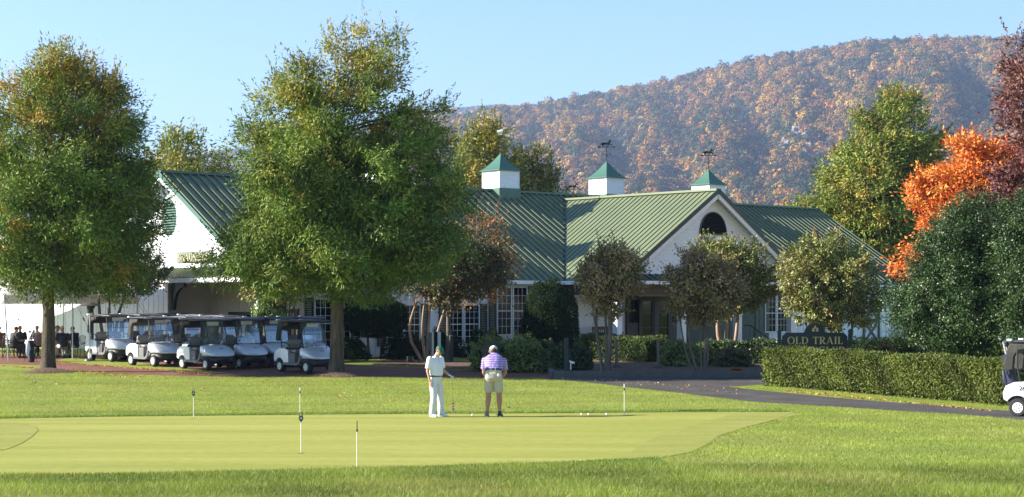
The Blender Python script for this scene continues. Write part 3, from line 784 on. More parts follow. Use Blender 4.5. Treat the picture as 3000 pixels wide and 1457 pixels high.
def lobe(pts): mb.prism([(p[0], zc + p[1]) for p in pts], -.072, -.0515)
lobe([(0, .17), (.055, .06), (.06, -.02), (-.06, -.02), (-.055, .06)])
for s in (-1, 1): lobe([(s * .02, .02), (s * .075, .055), (s * .085, .07), (s * .105, .07), (s * .105, .02), (s * .12, -.03), (s * .095, -.055), (s * .05, -.07), (s * .01, -.03)] if s > 0 else
                       [(s * .02, .02), (s * .01, -.03), (s * .05, -.07), (s * .095, -.055), (s * .12, -.03), (s * .105, .02), (s * .105, .07), (s * .085, .07), (s * .075, .055)])
em = mb.build('emblem', M['gold'], esign)
mb = MB(); mb.tube([(0, -.0725, zc + .015), (0, -.078, zc + .015)], .03, 12); mb.build('emblem_eye', mat('eye_brown', (.05, .02, .01), .5), em)
for s in (-1, 1):
    mb = MB(); x = s * (hwid + .10); top = zt + .06
    mb.box(x - .055, x + .055, -.055, .055, -.1, top - .10); mb.box(x - .045, x + .045, -.045, .045, top - .10, top - .05); mb.box(x - .06, x + .06, -.06, .06, top - .05, top)
    mb.add([(x - .06, -.06, top), (x + .06, -.06, top), (x + .06, .06, top), (x - .06, .06, top), (x, 0, top + .09)], [(0, 1, 4), (1, 2, 4), (2, 3, 4), (3, 0, 4), (3, 2, 1, 0)])
    mb.build('post', mat('post_green', (0.02, 0.05, 0.035), .5), esign)
# ------------------------------------------------------------------ leaves, trees, shrubs, hedges
def unit(a): return a / np.maximum(np.linalg.norm(a, axis=1, keepdims=True), 1e-6)

def leaves(name, c, d, L, Wd, cols, m, parent, rng, nrm=None):
    """diamond leaves centred on c pointing along d"""
    n = len(c); d = unit(d)
    r = unit(np.cross(d, rng.normal(size=(n, 3)) if nrm is None else nrm + rng.normal(size=(n, 3)) * .45))
    nn = np.cross(d, r)
    L = (L * rng.uniform(.7, 1.3, n))[:, None]; Wd = (Wd * rng.uniform(.7, 1.3, n))[:, None]
    v = np.empty((n, 4, 3))
    v[:, 0] = c - d * L / 2; v[:, 2] = c + d * L / 2
    v[:, 1] = c + r * Wd / 2 + nn * Wd * .18; v[:, 3] = c - r * Wd / 2 + nn * Wd * .18
    return raw_mesh(name, v.reshape(-1, 3), 4, np.arange(n * 4), m, parent, cols)

def pick_cols(pal, n, rng, jit=.18, wts=None):
    pal = np.array(pal, float); i = rng.choice(len(pal), n, p=wts)
    c = pal[i] * rng.uniform(1 - jit, 1 + jit, (n, 1)) * rng.uniform(.93, 1.07, (n, 3))
    return np.clip(c, .003, .9)

def crown_clusters(prof, n, rng, dep=.9, shell=.42, lump=.12, seed=0.0, br=0.0, gap=.95):
    """prof rows (z, xl, xr): outline of the crown; returns cluster centres and crown axis point"""
    if br:                                    # leaf masses (boughs) with gaps between them
        cand, rr0, cx0 = crown_clusters(prof, 2600, rng, dep, .5, lump, seed); keep = []
        for i in range(len(cand)):
            if all(((cand[i] - cand[j]) ** 2).sum() > (br * gap) ** 2 for j in keep): keep.append(i)
        B = cand[keep]; R = br * rng.uniform(.65, 1.2, len(B)); k = rng.choice(len(B), n, p=R ** 2 / (R ** 2).sum())
        u = unit(rng.normal(size=(n, 3)) + np.array([0, 0, .25])); cen = B[k] + u * (R[k] * rng.uniform(0, 1, n) ** .42)[:, None] * np.array([1, 1, .68])
        return cen, rr0[keep][k], cx0[keep][k], B[k], k
    prof = np.array(prof, float); zz = np.linspace(prof[0, 0], prof[-1, 0], 200)
    xl = np.interp(zz, prof[:, 0], prof[:, 1]); xr = np.interp(zz, prof[:, 0], prof[:, 2])
    w = (xr - xl) ** 1.6; w /= w.sum()
    k = rng.choice(200, n, p=w); z = zz[k] + rng.normal(size=n) * .08
    cx = (xl[k] + xr[k]) / 2; rx = (xr[k] - xl[k]) / 2
    a = rng.uniform(0, 2 * np.pi, n); rr = rng.uniform(0, 1, n) ** shell
    lm = 1 + lump * (np.sin(3 * a + 1.7 * z + seed) * .5 + np.sin(5 * a - 2.9 * z + 2 * seed) * .5) + rng.normal(size=n) * .03
    ry = rx * dep
    return np.stack([cx + rx * rr * lm * np.cos(a), ry * rr * lm * np.sin(a), z], 1), rr, cx

def cluster_leaves(cen, per, cr, rng, flat=.75, droop=.25, out_c=None):
    n = len(cen); k = rng.poisson(per, n).clip(3)
    idx = np.repeat(np.arange(n), k); N = len(idx)
    off = rng.normal(size=(N, 3)) * cr * rng.uniform(.6, 1.25, n)[idx][:, None]
    off[:, 2] *= flat
    c = cen[idx] + off
    d = unit(off) * .8 + rng.normal(size=(N, 3)) * .6
    if out_c is not None: d += unit(c - out_c) * .5
    d[:, 2] -= droop
    return c, d, idx

def branch_path(a, b, rng, sag=.10, n=5):
    a = np.array(a, float); b = np.array(b, float); L = np.linalg.norm(b - a); out = []
    off = rng.normal(size=3) * L * .06
    for t in np.linspace(0, 1, n):
        p = a + (b - a) * t + off * math.sin(math.pi * t); p[2] += L * sag * math.sin(math.pi * t); out.append(p)
    return out

def tree(name, label, cat, base, prof, trunk_r, trunk_top, pal_fn, n_cl, per, cr, L, Wd, seed, bark='bark', m='leaf', dep=.9, shell=.42, lump=.12,
         limbs=16, stems=None, group=None, flat=.75, droop=.25, bare=None, rz=0.0, shoots=0, br=0.0, gap=.95):
    """base world point; prof in metres relative to the base"""
    rng = np.random.default_rng(seed)
    o = thing(name, label, cat, base, rz, group)
    q_ = crown_clusters(prof, n_cl, rng, dep, shell, lump, seed * .7, br, gap); cen, rr, cx = q_[:3]; bc = q_[3] if br else cen; bk = q_[4] if br else np.arange(n_cl)
    mid = np.array([np.mean(cx), 0, (prof[0][0] + prof[-1][0]) / 2])
    c, d, idx = cluster_leaves(cen, per, cr, rng, flat, droop, mid)
    if shoots:                                # leafy sprays standing out of the outline
        j = rng.choice(np.where(rr > .72)[0], shoots); out = unit(cen[j] - mid) * .55 + rng.normal(size=(shoots, 3)) * .35; out[:, 2] += .75; out = unit(out)
        kk = 13; tt = np.tile(np.linspace(0.2, 1, kk), shoots); jj = np.repeat(np.arange(shoots), kk); ln_ = (cr * 3.0 * rng.uniform(.6, 1.5, shoots))[jj]
        c2 = cen[j][jj] + out[jj] * (tt * ln_)[:, None] + rng.normal(size=(len(jj), 3)) * .05 * (1.3 - tt)[:, None]
        d2 = out[jj] * .8 + rng.normal(size=(len(jj), 3)) * .55
        c = np.concatenate([c, c2]); d = np.concatenate([d, d2]); idx = np.concatenate([idx, j[jj]])
    cols = pal_fn(cen, c, idx, rng)
    tint = rng.uniform(.82, 1.18, n_cl + 1)[bk[idx]]; cols = np.clip(cols * tint[:, None], .003, .95)
    z0 = prof[0][0]
    mb = MB(); tips = []
    if stems is None:
        tp = [(0, 0, -.15), (0, 0, .12), (.02, 0, .5), (.03, 0, trunk_top * .6), (.02, .02, trunk_top), (float(np.mean(cx)) * .6, 0, trunk_top + (prof[-1][0] - trunk_top) * .45), (float(np.mean(cx)), 0, prof[-1][0] * .9)]
        mb.tube(tp, [trunk_r * 1.9, trunk_r * 1.35, trunk_r * 1.08, trunk_r, trunk_r * .9, trunk_r * .42, trunk_r * .06], 12)
        hs = np.linspace(trunk_top * .92, prof[-1][0] * .75, limbs)
        for h in hs:
            sel = np.where((rr > .55) & (cen[:, 2] > h - .3))[0]
            if not len(sel): continue
            j = sel[np.argmin(np.abs(cen[sel, 2] - h - rng.uniform(.2, .9) * (prof[-1][0] - h) * .5) + rng.uniform(0, 1.2, len(sel)))]
            f = (h - trunk_top) / max(prof[-1][0] - trunk_top, .1); st = (float(np.mean(cx)) * .6 * max(f, 0), 0, h)
            pth = branch_path(st, cen[j], rng); r0 = trunk_r * (.42 * (1 - f) + .10)
            mb.tube(pth, np.linspace(r0, .012, len(pth)), 6)
            for q in range(3):
                pj = pth[2 + q % 2]; near = np.argsort(np.linalg.norm(cen - pj, axis=1))[rng.integers(5, 40)]
                p2 = branch_path(pj, cen[near], rng, .05, 4); mb.tube(p2, np.linspace(r0 * .4, .008, 4), 5)
    else:                                     # several stems from the ground
        for (bx, by, tx, ty, tz, r) in stems:
            pth = branch_path((bx, by, -.1), (tx, ty, tz), rng, 0.0, 6)
            pth[1] = np.array(pth[1]) * np.array([.9, .9, 1])
            mb.tube(pth, np.linspace(r * 1.15, r * .6, len(pth)), 7)
            sel = np.argsort(np.linalg.norm((cen - np.array([tx, ty, tz]))[:, :2], axis=1))[:60]
            for q in range(5):
                j = sel[rng.integers(0, len(sel))]
                p2 = branch_path(pth[-1], cen[j], rng, .05, 4); mb.tube(p2, np.linspace(r * .5, .008, 4), 5)
    if bare:                                  # leafless twigs fanning out of the crown
        for q in range(bare[0]):
            a0 = np.array(bare[1]); e = a0 + np.array(bare[2]) * rng.uniform(.4, 1.1) + rng.normal(size=3) * bare[3]
            pth = branch_path(a0 + rng.normal(size=3) * .25, e, rng, .04, 5); mb.tube(pth, np.linspace(.022, .006, 5), 4)
            for w in range(3):
                s = pth[rng.integers(1, 4)]; e2 = s + (e - a0) * .3 + rng.normal(size=3) * .3
                mb.tube(branch_path(s, e2, rng, .03, 3), [.010, .008, .005], 3)
    mb.build('trunk', M[bark], o, smooth=60)
    nr = (unit(c - mid) * .35 + unit(c - bc[idx]) * .95) if br else (unit(c - mid) * .7 + unit(c - cen[idx]) * .5); nr[:, 2] += .40
    leaves('crown', c, d, L, Wd, cols, M[m], o, rng, unit(nr))
    return o

def pal(pals, per_cl=True, wts=None, jit=.2):
    def fn(cen, c, idx, rng):
        base = pick_cols(pals, len(cen), rng, jit, wts)[idx]
        own = pick_cols(pals, len(c), rng, jit, wts)
        return base * .8 + own * .2
    return fn

def px_prof(base, y, rows, ins=0.0):
    """outline rows given as photo pixels (py, left, right) at depth y -> metres relative to base"""
    out = [(Zp(py, y) - base.z - (ins * .55 if i < 3 else 0), X(l, y) - base.x + min(ins, X(r - l + 1500, y) * .3), X(r, y) - base.x - min(ins, X(r - l + 1500, y) * .3)) for i, (py, l, r) in enumerate(rows)]
    return sorted(out)

GRN = [(.115, .185, .026), (.15, .215, .034), (.09, .15, .022), (.185, .235, .042)]
YEL = [(.30, .27, .05), (.25, .25, .05), (.36, .27, .05)]
ORA = [(.42, .21, .035), (.36, .20, .04), (.30, .22, .05)]
def oak_pal(top, hi, seed):
    """green low down, autumn colours more often towards the top"""
    def fn(cen, c, idx, rng):
        z = cen[:, 2]; t = np.clip((z - z.min()) / (z.max() - z.min()), 0, 1)
        p = np.clip((t - hi) * 1.6, 0, .75) + .06
        turn = rng.uniform(0, 1, len(cen)) < p
        g = pick_cols(GRN, len(cen), rng); y = pick_cols(top, len(cen), rng)
        base = np.where(turn[:, None], y, g)[idx]
        own = pick_cols(GRN, len(c), rng); ownt = pick_cols(top, len(c), rng)
        mixm = (rng.uniform(0, 1, len(c)) < p[idx] * .7)[:, None]
        return base * .78 + np.where(mixm, ownt, own) * .22
    return fn

b = G(140, 1090); y = b.y
tree('oak_tree', 'oak with orange tinged top and bark trunk standing by the golf cart at far left', 'tree', b,
     px_prof(b, y, [(92, 190, 235), (120, 120, 300), (170, 60, 350), (260, -20, 410), (400, -80, 462), (550, -110, 500), (700, -120, 512), (770, -100, 495), (820, -60, 430), (850, 20, 330)], .85),
     .235, 2.6, oak_pal(ORA + YEL, .52, 1), 1500, 92, .25, .165, .047, 11, limbs=26, lump=.18, dep=1.1, shoots=1000, br=.92, gap=1.12)
b = G(985, 1101); y = b.y
tree('oak_tree', 'tall green oak with broad crown and thick trunk in the middle of the lawn edge', 'tree', b,
     px_prof(b, y, [(88, 1080, 1120), (125, 850, 1170), (200, 815, 1195), (290, 770, 1225), (310, 735, 1290), (400, 705, 1325), (500, 690, 1345), (600, 660, 1362), (700, 640, 1395), (780, 620, 1385), (820, 650, 1320), (848, 740, 1200)], .68),
     .235, 2.7, oak_pal(YEL, .5, 2), 1600, 92, .25, .165, .047, 42, limbs=34, lump=.22, dep=.74, shoots=1000, br=.95, gap=1.04)
# trees behind the roof
b = Vector((X(520, 102), 102, .81))
tree('oak_tree', 'yellow green oak top rising behind the left end of the green roof', 'tree', b, px_prof(b, 102, [(378, 515, 545), (410, 475, 590), (450, 455, 605), (500, 430, 640), (560, 420, 650), (700, 430, 640), (850, 470, 600)]),
     .2, 3, pal(YEL + GRN), 420, 46, .34, .26, .09, 13, limbs=10, lump=.25, shoots=300, br=.9)
b = Vector((X(655, 106), 106, .81))
tree('young_tree', 'small dark olive tree peeking over the roof beside the tall oak', 'tree', b, px_prof(b, 106, [(448, 640, 660), (470, 620, 690), (500, 600, 700), (600, 590, 710), (800, 620, 690)]), .12, 3, pal([(.12, .12, .04), (.10, .13, .035)]), 300, 24, .34, .25, .09, 14, limbs=8)
b = Vector((X(1420, 108), 108, .81))
tree('oak_tree', 'yellow green oak behind the cupola with the weather sensor', 'tree', b, px_prof(b, 108, [(385, 1400, 1450), (400, 1365, 1470), (440, 1355, 1490), (500, 1350, 1500), (560, 1350, 1500), (700, 1360, 1490), (850, 1390, 1450)]),
     .2, 3, pal(YEL + [(.20, .22, .05), (.15, .18, .04)]), 420, 46, .34, .26, .09, 15, limbs=10, lump=.25, shoots=300, br=.9)
b = Vector((X(1560, 110), 110, .81))
tree('oak_tree', 'olive green oak between the two left cupolas behind the ridge', 'tree', b, px_prof(b, 110, [(425, 1545, 1565), (445, 1520, 1585), (500, 1505, 1600), (560, 1490, 1625), (700, 1500, 1620), (850, 1530, 1590)]),
     .2, 3, pal([(.20, .20, .05), (.15, .16, .04), (.24, .21, .06)]), 330, 46, .34, .26, .09, 16, limbs=10, lump=.25, shoots=240, br=.9)
b = Vector((X(2575, 112), 112, .81))
tree('poplar_tree', 'large yellow green tree towering behind the right end of the clubhouse', 'tree', b,
     px_prof(b, 112, [(258, 2570, 2640), (280, 2545, 2700), (330, 2500, 2735), (390, 2465, 2760), (450, 2440, 2765), (520, 2420, 2770), (570, 2350, 2770), (610, 2310, 2770), (660, 2305, 2770), (720, 2340, 2765), (780, 2430, 2740), (900, 2500, 2690)], .9),
     .35, 3, pal(YEL + GRN + [(.25, .25, .055), (.20, .22, .045)]), 1500, 52, .36, .28, .10, 17, limbs=22, lump=.2, shoots=350, br=1.55)
b = Vector((X(2860, 80), 80, .6))
tree('maple_tree', 'bright orange maple behind the dark evergreen tree', 'tree', b,
     px_prof(b, 80, [(408, 2790, 2930), (430, 2750, 2990), (480, 2715, 3030), (540, 2700, 3060), (600, 2690, 3070), (680, 2680, 3070), (740, 2660, 3060), (790, 2640, 3040), (900, 2720, 2980)], .55),
     .2, 1.8, pal([(.60, .17, .035), (.66, .22, .045), (.53, .13, .035), (.62, .28, .06)]), 1500, 56, .28, .20, .095, 18, limbs=12, lump=.2, shoots=160, br=.95)
b = Vector((X(3060, 68), 68, .4))
tree('plum_tree', 'dark burgundy leaved tree rising at the right edge', 'tree', b,
     px_prof(b, 68, [(70, 3030, 3130), (120, 2990, 3180), (200, 2960, 3220), (260, 2940, 3240), (330, 2945, 3240), (395, 2995, 3240), (430, 3000, 3240), (470, 2960, 3230), (530, 2910, 3220), (600, 2915, 3200), (700, 2960, 3160)]),
     .2, 2.5, pal([(.13, .045, .045), (.19, .075, .065), (.09, .035, .035), (.22, .11, .09)]), 430, 60, .26, .18, .085, 19, limbs=14, lump=.24, shoots=260, br=.8)
# glossy evergreens behind the hedge
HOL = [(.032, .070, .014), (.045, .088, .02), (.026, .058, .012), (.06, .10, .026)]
def evergreen(px, y, rows, seed, label, n):
    b = Vector((X(px, y), y, float(gz(0, y)) + .02))
    return tree('holly_tree', label, 'tree', b, px_prof(b, y, rows, .35), .10, .9, pal(HOL), int(n * .95), 66, .15, .085, .042, seed, bark='bark_grey', m='leaf_glossy', limbs=12, lump=.12, shoots=400, br=.62, gap=.75,
                stems=[(-.6, 0, -.8, 0, 1.6, .08), (-.2, .1, -.2, .1, 1.8, .09), (.25, 0, .35, .1, 1.7, .08), (.6, .05, .8, 0, 1.6, .08), (0, .3, .1, .4, 1.9, .08)], group='dark evergreens behind the hedge')
evergreen(2810, 59, [(572, 2800, 2890), (600, 2762, 2935), (650, 2715, 2975), (720, 2672, 3000), (800, 2635, 3010), (880, 2605, 3010), (950, 2605, 3000), (1000, 2640, 2980), (1030, 2690, 2960)], 20, 'wide dark glossy evergreen tree left of its twin behind the hedge', 2500)
evergreen(3040, 57, [(552, 2975, 3100), (600, 2935, 3140), (680, 2905, 3160), (760, 2890, 3180), (850, 2875, 3190), (950, 2880, 3190), (1010, 2900, 3160)], 21, 'dark glossy evergreen tree cut by the right edge of the view', 1600)
# crape myrtles
BRN = [(.27, .18, .09), (.34, .23, .12), (.21, .155, .06), (.18, .17, .05)]
OLV = [(.20, .225, .055), (.255, .26, .07), (.165, .20, .045), (.24, .18, .06)]
def crape(px, py, y, rows, seed, label, palette, n, stems, z=0.0, bark='bark_grey', L=.11, Wd=.055):
    b = Vector((X(px, y), y, Zp(py, y)))
    return tree('crape_myrtle', label, 'tree', b, px_prof(b, y, rows, .28), .05, 1, pal(palette), int(n * .62), 44, .13, L, Wd, seed, bark=bark, m='leaf_glossy', stems=stems, lump=.22, shoots=n // 3, br=.42, gap=.9, group='crape myrtles by the clubhouse', flat=.9)
st = lambda k, h, sp, r, rg: [(rg.uniform(-.10, .10), rg.uniform(-.08, .08), rg.uniform(-sp, sp), rg.uniform(-sp * .6, sp * .6), h * rg.uniform(.9, 1.1), r * rg.uniform(.7, 1.1)) for _ in range(k)]
rg = random.Random(4)
crape(1772, 1088, 60.8, [(728, 1770, 1820), (750, 1730, 1860), (780, 1700, 1885), (820, 1690, 1890), (850, 1700, 1880), (880, 1720, 1850), (905, 1740, 1800)], 22, 'crape myrtle with brown seed heads standing left at the kerb', BRN, 620,
      [(-.10, 0, -.45, .1, 2.4, .05), (-.06, .05, -.25, -.1, 2.5, .055), (.0, 0, -.05, .1, 2.6, .06), (.12, 0, .15, .1, 2.5, .085), (.14, .03, .5, .0, 2.5, .05)])
crape(2055, 1098, 60.4, [(745, 2000, 2090), (770, 1970, 2140), (800, 1955, 2165), (840, 1950, 2175), (880, 1960, 2170), (910, 1990, 2140), (935, 2010, 2090)], 23, 'brown crape myrtle with several pale stems in front of the porch columns', BRN, 760,
      [(-.12, 0, -.75, .1, 2.1, .04), (-.10, .05, -.35, -.1, 2.3, .05), (.0, 0, .0, .1, 2.4, .05), (.05, 0, .25, .1, 2.3, .04), (.14, .03, .7, .0, 2.1, .045)])
crape(2135, 1035, 68, [(690, 2060, 2160), (710, 2035, 2205), (750, 2020, 2240), (800, 2030, 2270), (850, 2060, 2270), (890, 2080, 2240), (915, 2110, 2180)], 24, 'olive crape myrtle with sunlit tan stems behind the low hedge', OLV, 820,
      [(-.22, 0, -.35, .1, 1.9, .10), (.0, .05, .02, -.1, 1.9, .09), (.2, 0, .38, .1, 1.8, .08)], bark='bark_tan', L=.13)
crape(2440, 1045, 66, [(685, 2380, 2440), (715, 2330, 2510), (760, 2290, 2560), (810, 2275, 2590), (860, 2265, 2595), (900, 2290, 2580), (940, 2330, 2530)], 25, 'wide olive crape myrtle spreading its crown above the entrance sign', OLV, 1100,
      [(-.5, 0, -1.0, .1, 1.7, .05), (-.25, .05, -.5, -.1, 1.8, .05), (-.05, 0, -.1, .1, 1.9, .05), (.15, 0, .2, .1, 1.8, .05), (.3, .03, .6, .0, 1.8, .05), (.4, 0, .9, .1, 1.7, .05), (0, .2, .1, .3, 1.9, .06)], L=.13)
b0 = G(322, 1052)
crape(322, 1052, b0.y, [(690, 330, 420), (730, 290, 470), (780, 262, 490), (820, 260, 490), (850, 275, 470)], 26, 'dark crape myrtle behind the parked carts beside the tent', [(.05, .085, .025), (.07, .10, .03), (.10, .11, .03)], 500,
      [(-.15, 0, -.5, .1, 2.6, .075), (0, .05, -.02, -.1, 2.7, .085), (.15, 0, .62, .1, 2.7, .075)])
bq = BL(-18.8, 7.75, 0); pxq = 1500 + bq.x / bq.y * F; pyq = HZ + (CAMZ - float(gz(bq.x, bq.y))) / bq.y * F
crape(pxq, pyq, bq.y, [(770, 740, 860), (800, 715, 890), (840, 705, 895), (880, 720, 880)], 27, 'crape myrtle with a row of straight stems under the oak behind the carts', OLV, 420, st(6, 2.6, .42, .055, rg), bark='bark')
b0 = G(1252, 1062)
crape(1252, 1062, b0.y, [(700, 1260, 1400), (740, 1230, 1470), (780, 1215, 1490), (820, 1200, 1490), (860, 1210, 1420), (890, 1225, 1340)], 28, 'crape myrtle with smooth tan forked stems behind the man in white', [(.10, .09, .03), (.15, .11, .05), (.08, .09, .03)], 760,
      [(-.12, 0, -.5, .1, 2.2, .07), (-.05, .05, -.1, -.1, 2.4, .06), (.0, 0, .12, .1, 2.4, .06), (.1, 0, .75, .1, 2.3, .07)], bark='bark_tan')
b0 = G(1312, 1056)
tree('young_maple', 'young maple losing orange leaves with bare twigs against the green roof', 'tree', b0,
     px_prof(b0, b0.y, [(620, 1370, 1440), (660, 1340, 1480), (720, 1330, 1505), (780, 1320, 1510), (820, 1310, 1500), (860, 1320, 1480), (890, 1330, 1440)]), .10, 1.9,
     pal([(.52, .20, .04), (.60, .28, .05), (.30, .17, .05), (.22, .19, .05)]), 230, 15, .24, .13, .07, 29, bark='bark_grey', limbs=16, lump=.25, shell=.35,
     bare=(80, (.9, 0, 3.4), (.7, 0, 2.2), .75))

# shrubs: leafy skin over a solid core coloured dark for the dim inside
def shrub(name, label, cat, base, rx, ry, h, palette, n, L, Wd, seed, m='leaf', z0=0.0, group=None, rough=.07, stems=None, power=2.0, up=.25, kind=None):
    rng = np.random.default_rng(seed); o = thing(name, label, cat, base, 0, group)
    u = rng.normal(size=(n, 3)); u[:, 2] = np.abs(u[:, 2]) if z0 == 0 else u[:, 2]; u = unit(u)
    s = (np.abs(u) ** power).sum(1) ** (-1 / power)
    lm = 1 + rough * (np.sin(5 * u[:, 0] * 2 + seed) + np.sin(7 * u[:, 1] * 2 + 2 * u[:, 2] * 4 + seed * 2) + np.sin(6 * u[:, 2] * 3 + u[:, 0] * 5))
    rr = np.array([rx, ry, h if z0 == 0 else h / 2]); cz = z0 if z0 == 0 else z0 + h / 2
    dep = rng.uniform(0, 1, n) ** 2 * .16
    c = u * s[:, None] * rr * (lm * (1 - dep) + rng.normal(size=n) * .02)[:, None]; c[:, 2] += cz
    d = u * .7 + rng.normal(size=(n, 3)) * .6; d[:, 2] += up
    cols = pick_cols(palette, n, rng)
    leaves('foliage', c, d, L, Wd, cols, M[m], o, rng, u + np.array([0, 0, .4]))
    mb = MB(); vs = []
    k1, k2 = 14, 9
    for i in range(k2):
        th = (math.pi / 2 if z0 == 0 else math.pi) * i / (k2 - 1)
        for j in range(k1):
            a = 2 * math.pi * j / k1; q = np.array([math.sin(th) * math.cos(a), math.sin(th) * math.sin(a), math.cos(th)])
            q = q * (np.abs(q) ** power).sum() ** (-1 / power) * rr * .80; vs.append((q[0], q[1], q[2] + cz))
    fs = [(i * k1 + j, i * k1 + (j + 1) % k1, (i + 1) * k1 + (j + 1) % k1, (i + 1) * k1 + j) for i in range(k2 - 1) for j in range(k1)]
    mb.add(vs, fs); mb.build('dark_core', M['core'], o)
    if stems:
        mb = MB()
        for (ax, ay, bx, by, bz, r) in stems: mb.tube(branch_path((ax, ay, -.05), (bx, by, bz), rng, 0, 4), np.linspace(r, r * .7, 4), 6)
        mb.build('stem', M['bark_grey'], o)
    return o
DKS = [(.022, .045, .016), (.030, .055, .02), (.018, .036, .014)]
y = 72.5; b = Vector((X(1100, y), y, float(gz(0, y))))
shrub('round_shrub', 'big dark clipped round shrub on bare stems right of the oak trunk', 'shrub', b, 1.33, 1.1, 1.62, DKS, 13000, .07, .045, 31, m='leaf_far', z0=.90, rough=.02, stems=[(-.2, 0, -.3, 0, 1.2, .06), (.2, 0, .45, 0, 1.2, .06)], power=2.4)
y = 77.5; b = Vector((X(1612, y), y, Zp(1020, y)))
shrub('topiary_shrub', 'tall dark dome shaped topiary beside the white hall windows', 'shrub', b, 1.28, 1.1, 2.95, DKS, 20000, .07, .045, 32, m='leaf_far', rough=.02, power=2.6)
b = BL(-19.75, 7.75, 0); b.z = float(gz(b.x, b.y))
shrub('camellia_shrub', 'light green glossy shrub between the snack bar door and the oak', 'shrub', b, .75, .65, 2.75, [(.10, .18, .04), (.14, .23, .055), (.18, .26, .08)], 5200, .11, .055, 33, m='leaf_glossy', rough=.08)
LOW = [(.13, .20, .045), (.17, .23, .055), (.10, .15, .035), (.22, .25, .08)]
def low_shrub(px, py, y, wpx, hpx, seed, label, n=3200, palette=LOW, L=.13, Wd=.05, m='leaf_glossy', ry=None, group='low shrubs along the clubhouse beds', rough=.08, power=2.3, name='low_shrub'):
    b = Vector((X(px, y), y, Zp(py, y))); rx = wpx / 2 / F * y
    return shrub(name, label, 'shrub', b, rx, ry or rx * .8, hpx / F * y, palette, n, L, Wd, seed, m=m, group=group, rough=rough, power=power)
low_shrub(1440, 1082, 64, 130, 92, 34, 'leafy light green shrub behind the man in the purple shirt')
low_shrub(1540, 1086, 63.2, 130, 92, 35, 'leafy green shrub at the middle of the bed left of the grey post')
low_shrub(1630, 1088, 62.6, 95, 82, 36, 'darker leafy shrub right beside the tall grey post', 2400, [(.05, .09, .03), (.07, .11, .035), (.10, .13, .04)])
low_shrub(1700, 1082, 61.6, 70, 70, 37, 'small dark shrub right of the grey post near the white hydrant', 1600, [(.03, .055, .02), (.05, .08, .03)])
low_shrub(1735, 1048, 72, 110, 58, 38, 'dark clipped shrub between the topiary and the pale stemmed myrtle', 2600, DKS, .08, .045, m='leaf_far', rough=.02, power=4)
low_shrub(1990, 1072, 64.5, 125, 72, 39, 'rounded green shrub left of the middle crape myrtle at the kerb')
low_shrub(2060, 1070, 65.5, 70, 64, 46, 'green shrub directly behind the middle crape myrtle stems', 1600)
low_shrub(2150, 1085, 64, 120, 66, 40, 'olive brown shrub left of the long front hedge', 3000, [(.09, .11, .03), (.12, .10, .04), (.07, .10, .03)], .09, .04)
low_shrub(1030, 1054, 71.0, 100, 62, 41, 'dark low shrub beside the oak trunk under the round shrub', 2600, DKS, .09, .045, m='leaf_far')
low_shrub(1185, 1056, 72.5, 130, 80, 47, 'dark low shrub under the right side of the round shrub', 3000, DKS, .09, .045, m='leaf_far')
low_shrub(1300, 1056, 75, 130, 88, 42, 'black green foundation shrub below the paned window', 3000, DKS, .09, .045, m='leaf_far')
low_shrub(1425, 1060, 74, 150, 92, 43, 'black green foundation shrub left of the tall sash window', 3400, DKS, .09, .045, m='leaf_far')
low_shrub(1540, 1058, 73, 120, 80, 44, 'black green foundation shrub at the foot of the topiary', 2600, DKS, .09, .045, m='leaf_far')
low_shrub(2600, 1050, 74, 330, 62, 45, 'long dark foundation shrub below the barn door', 4600, DKS, .10, .05, m='leaf_far', ry=.8)

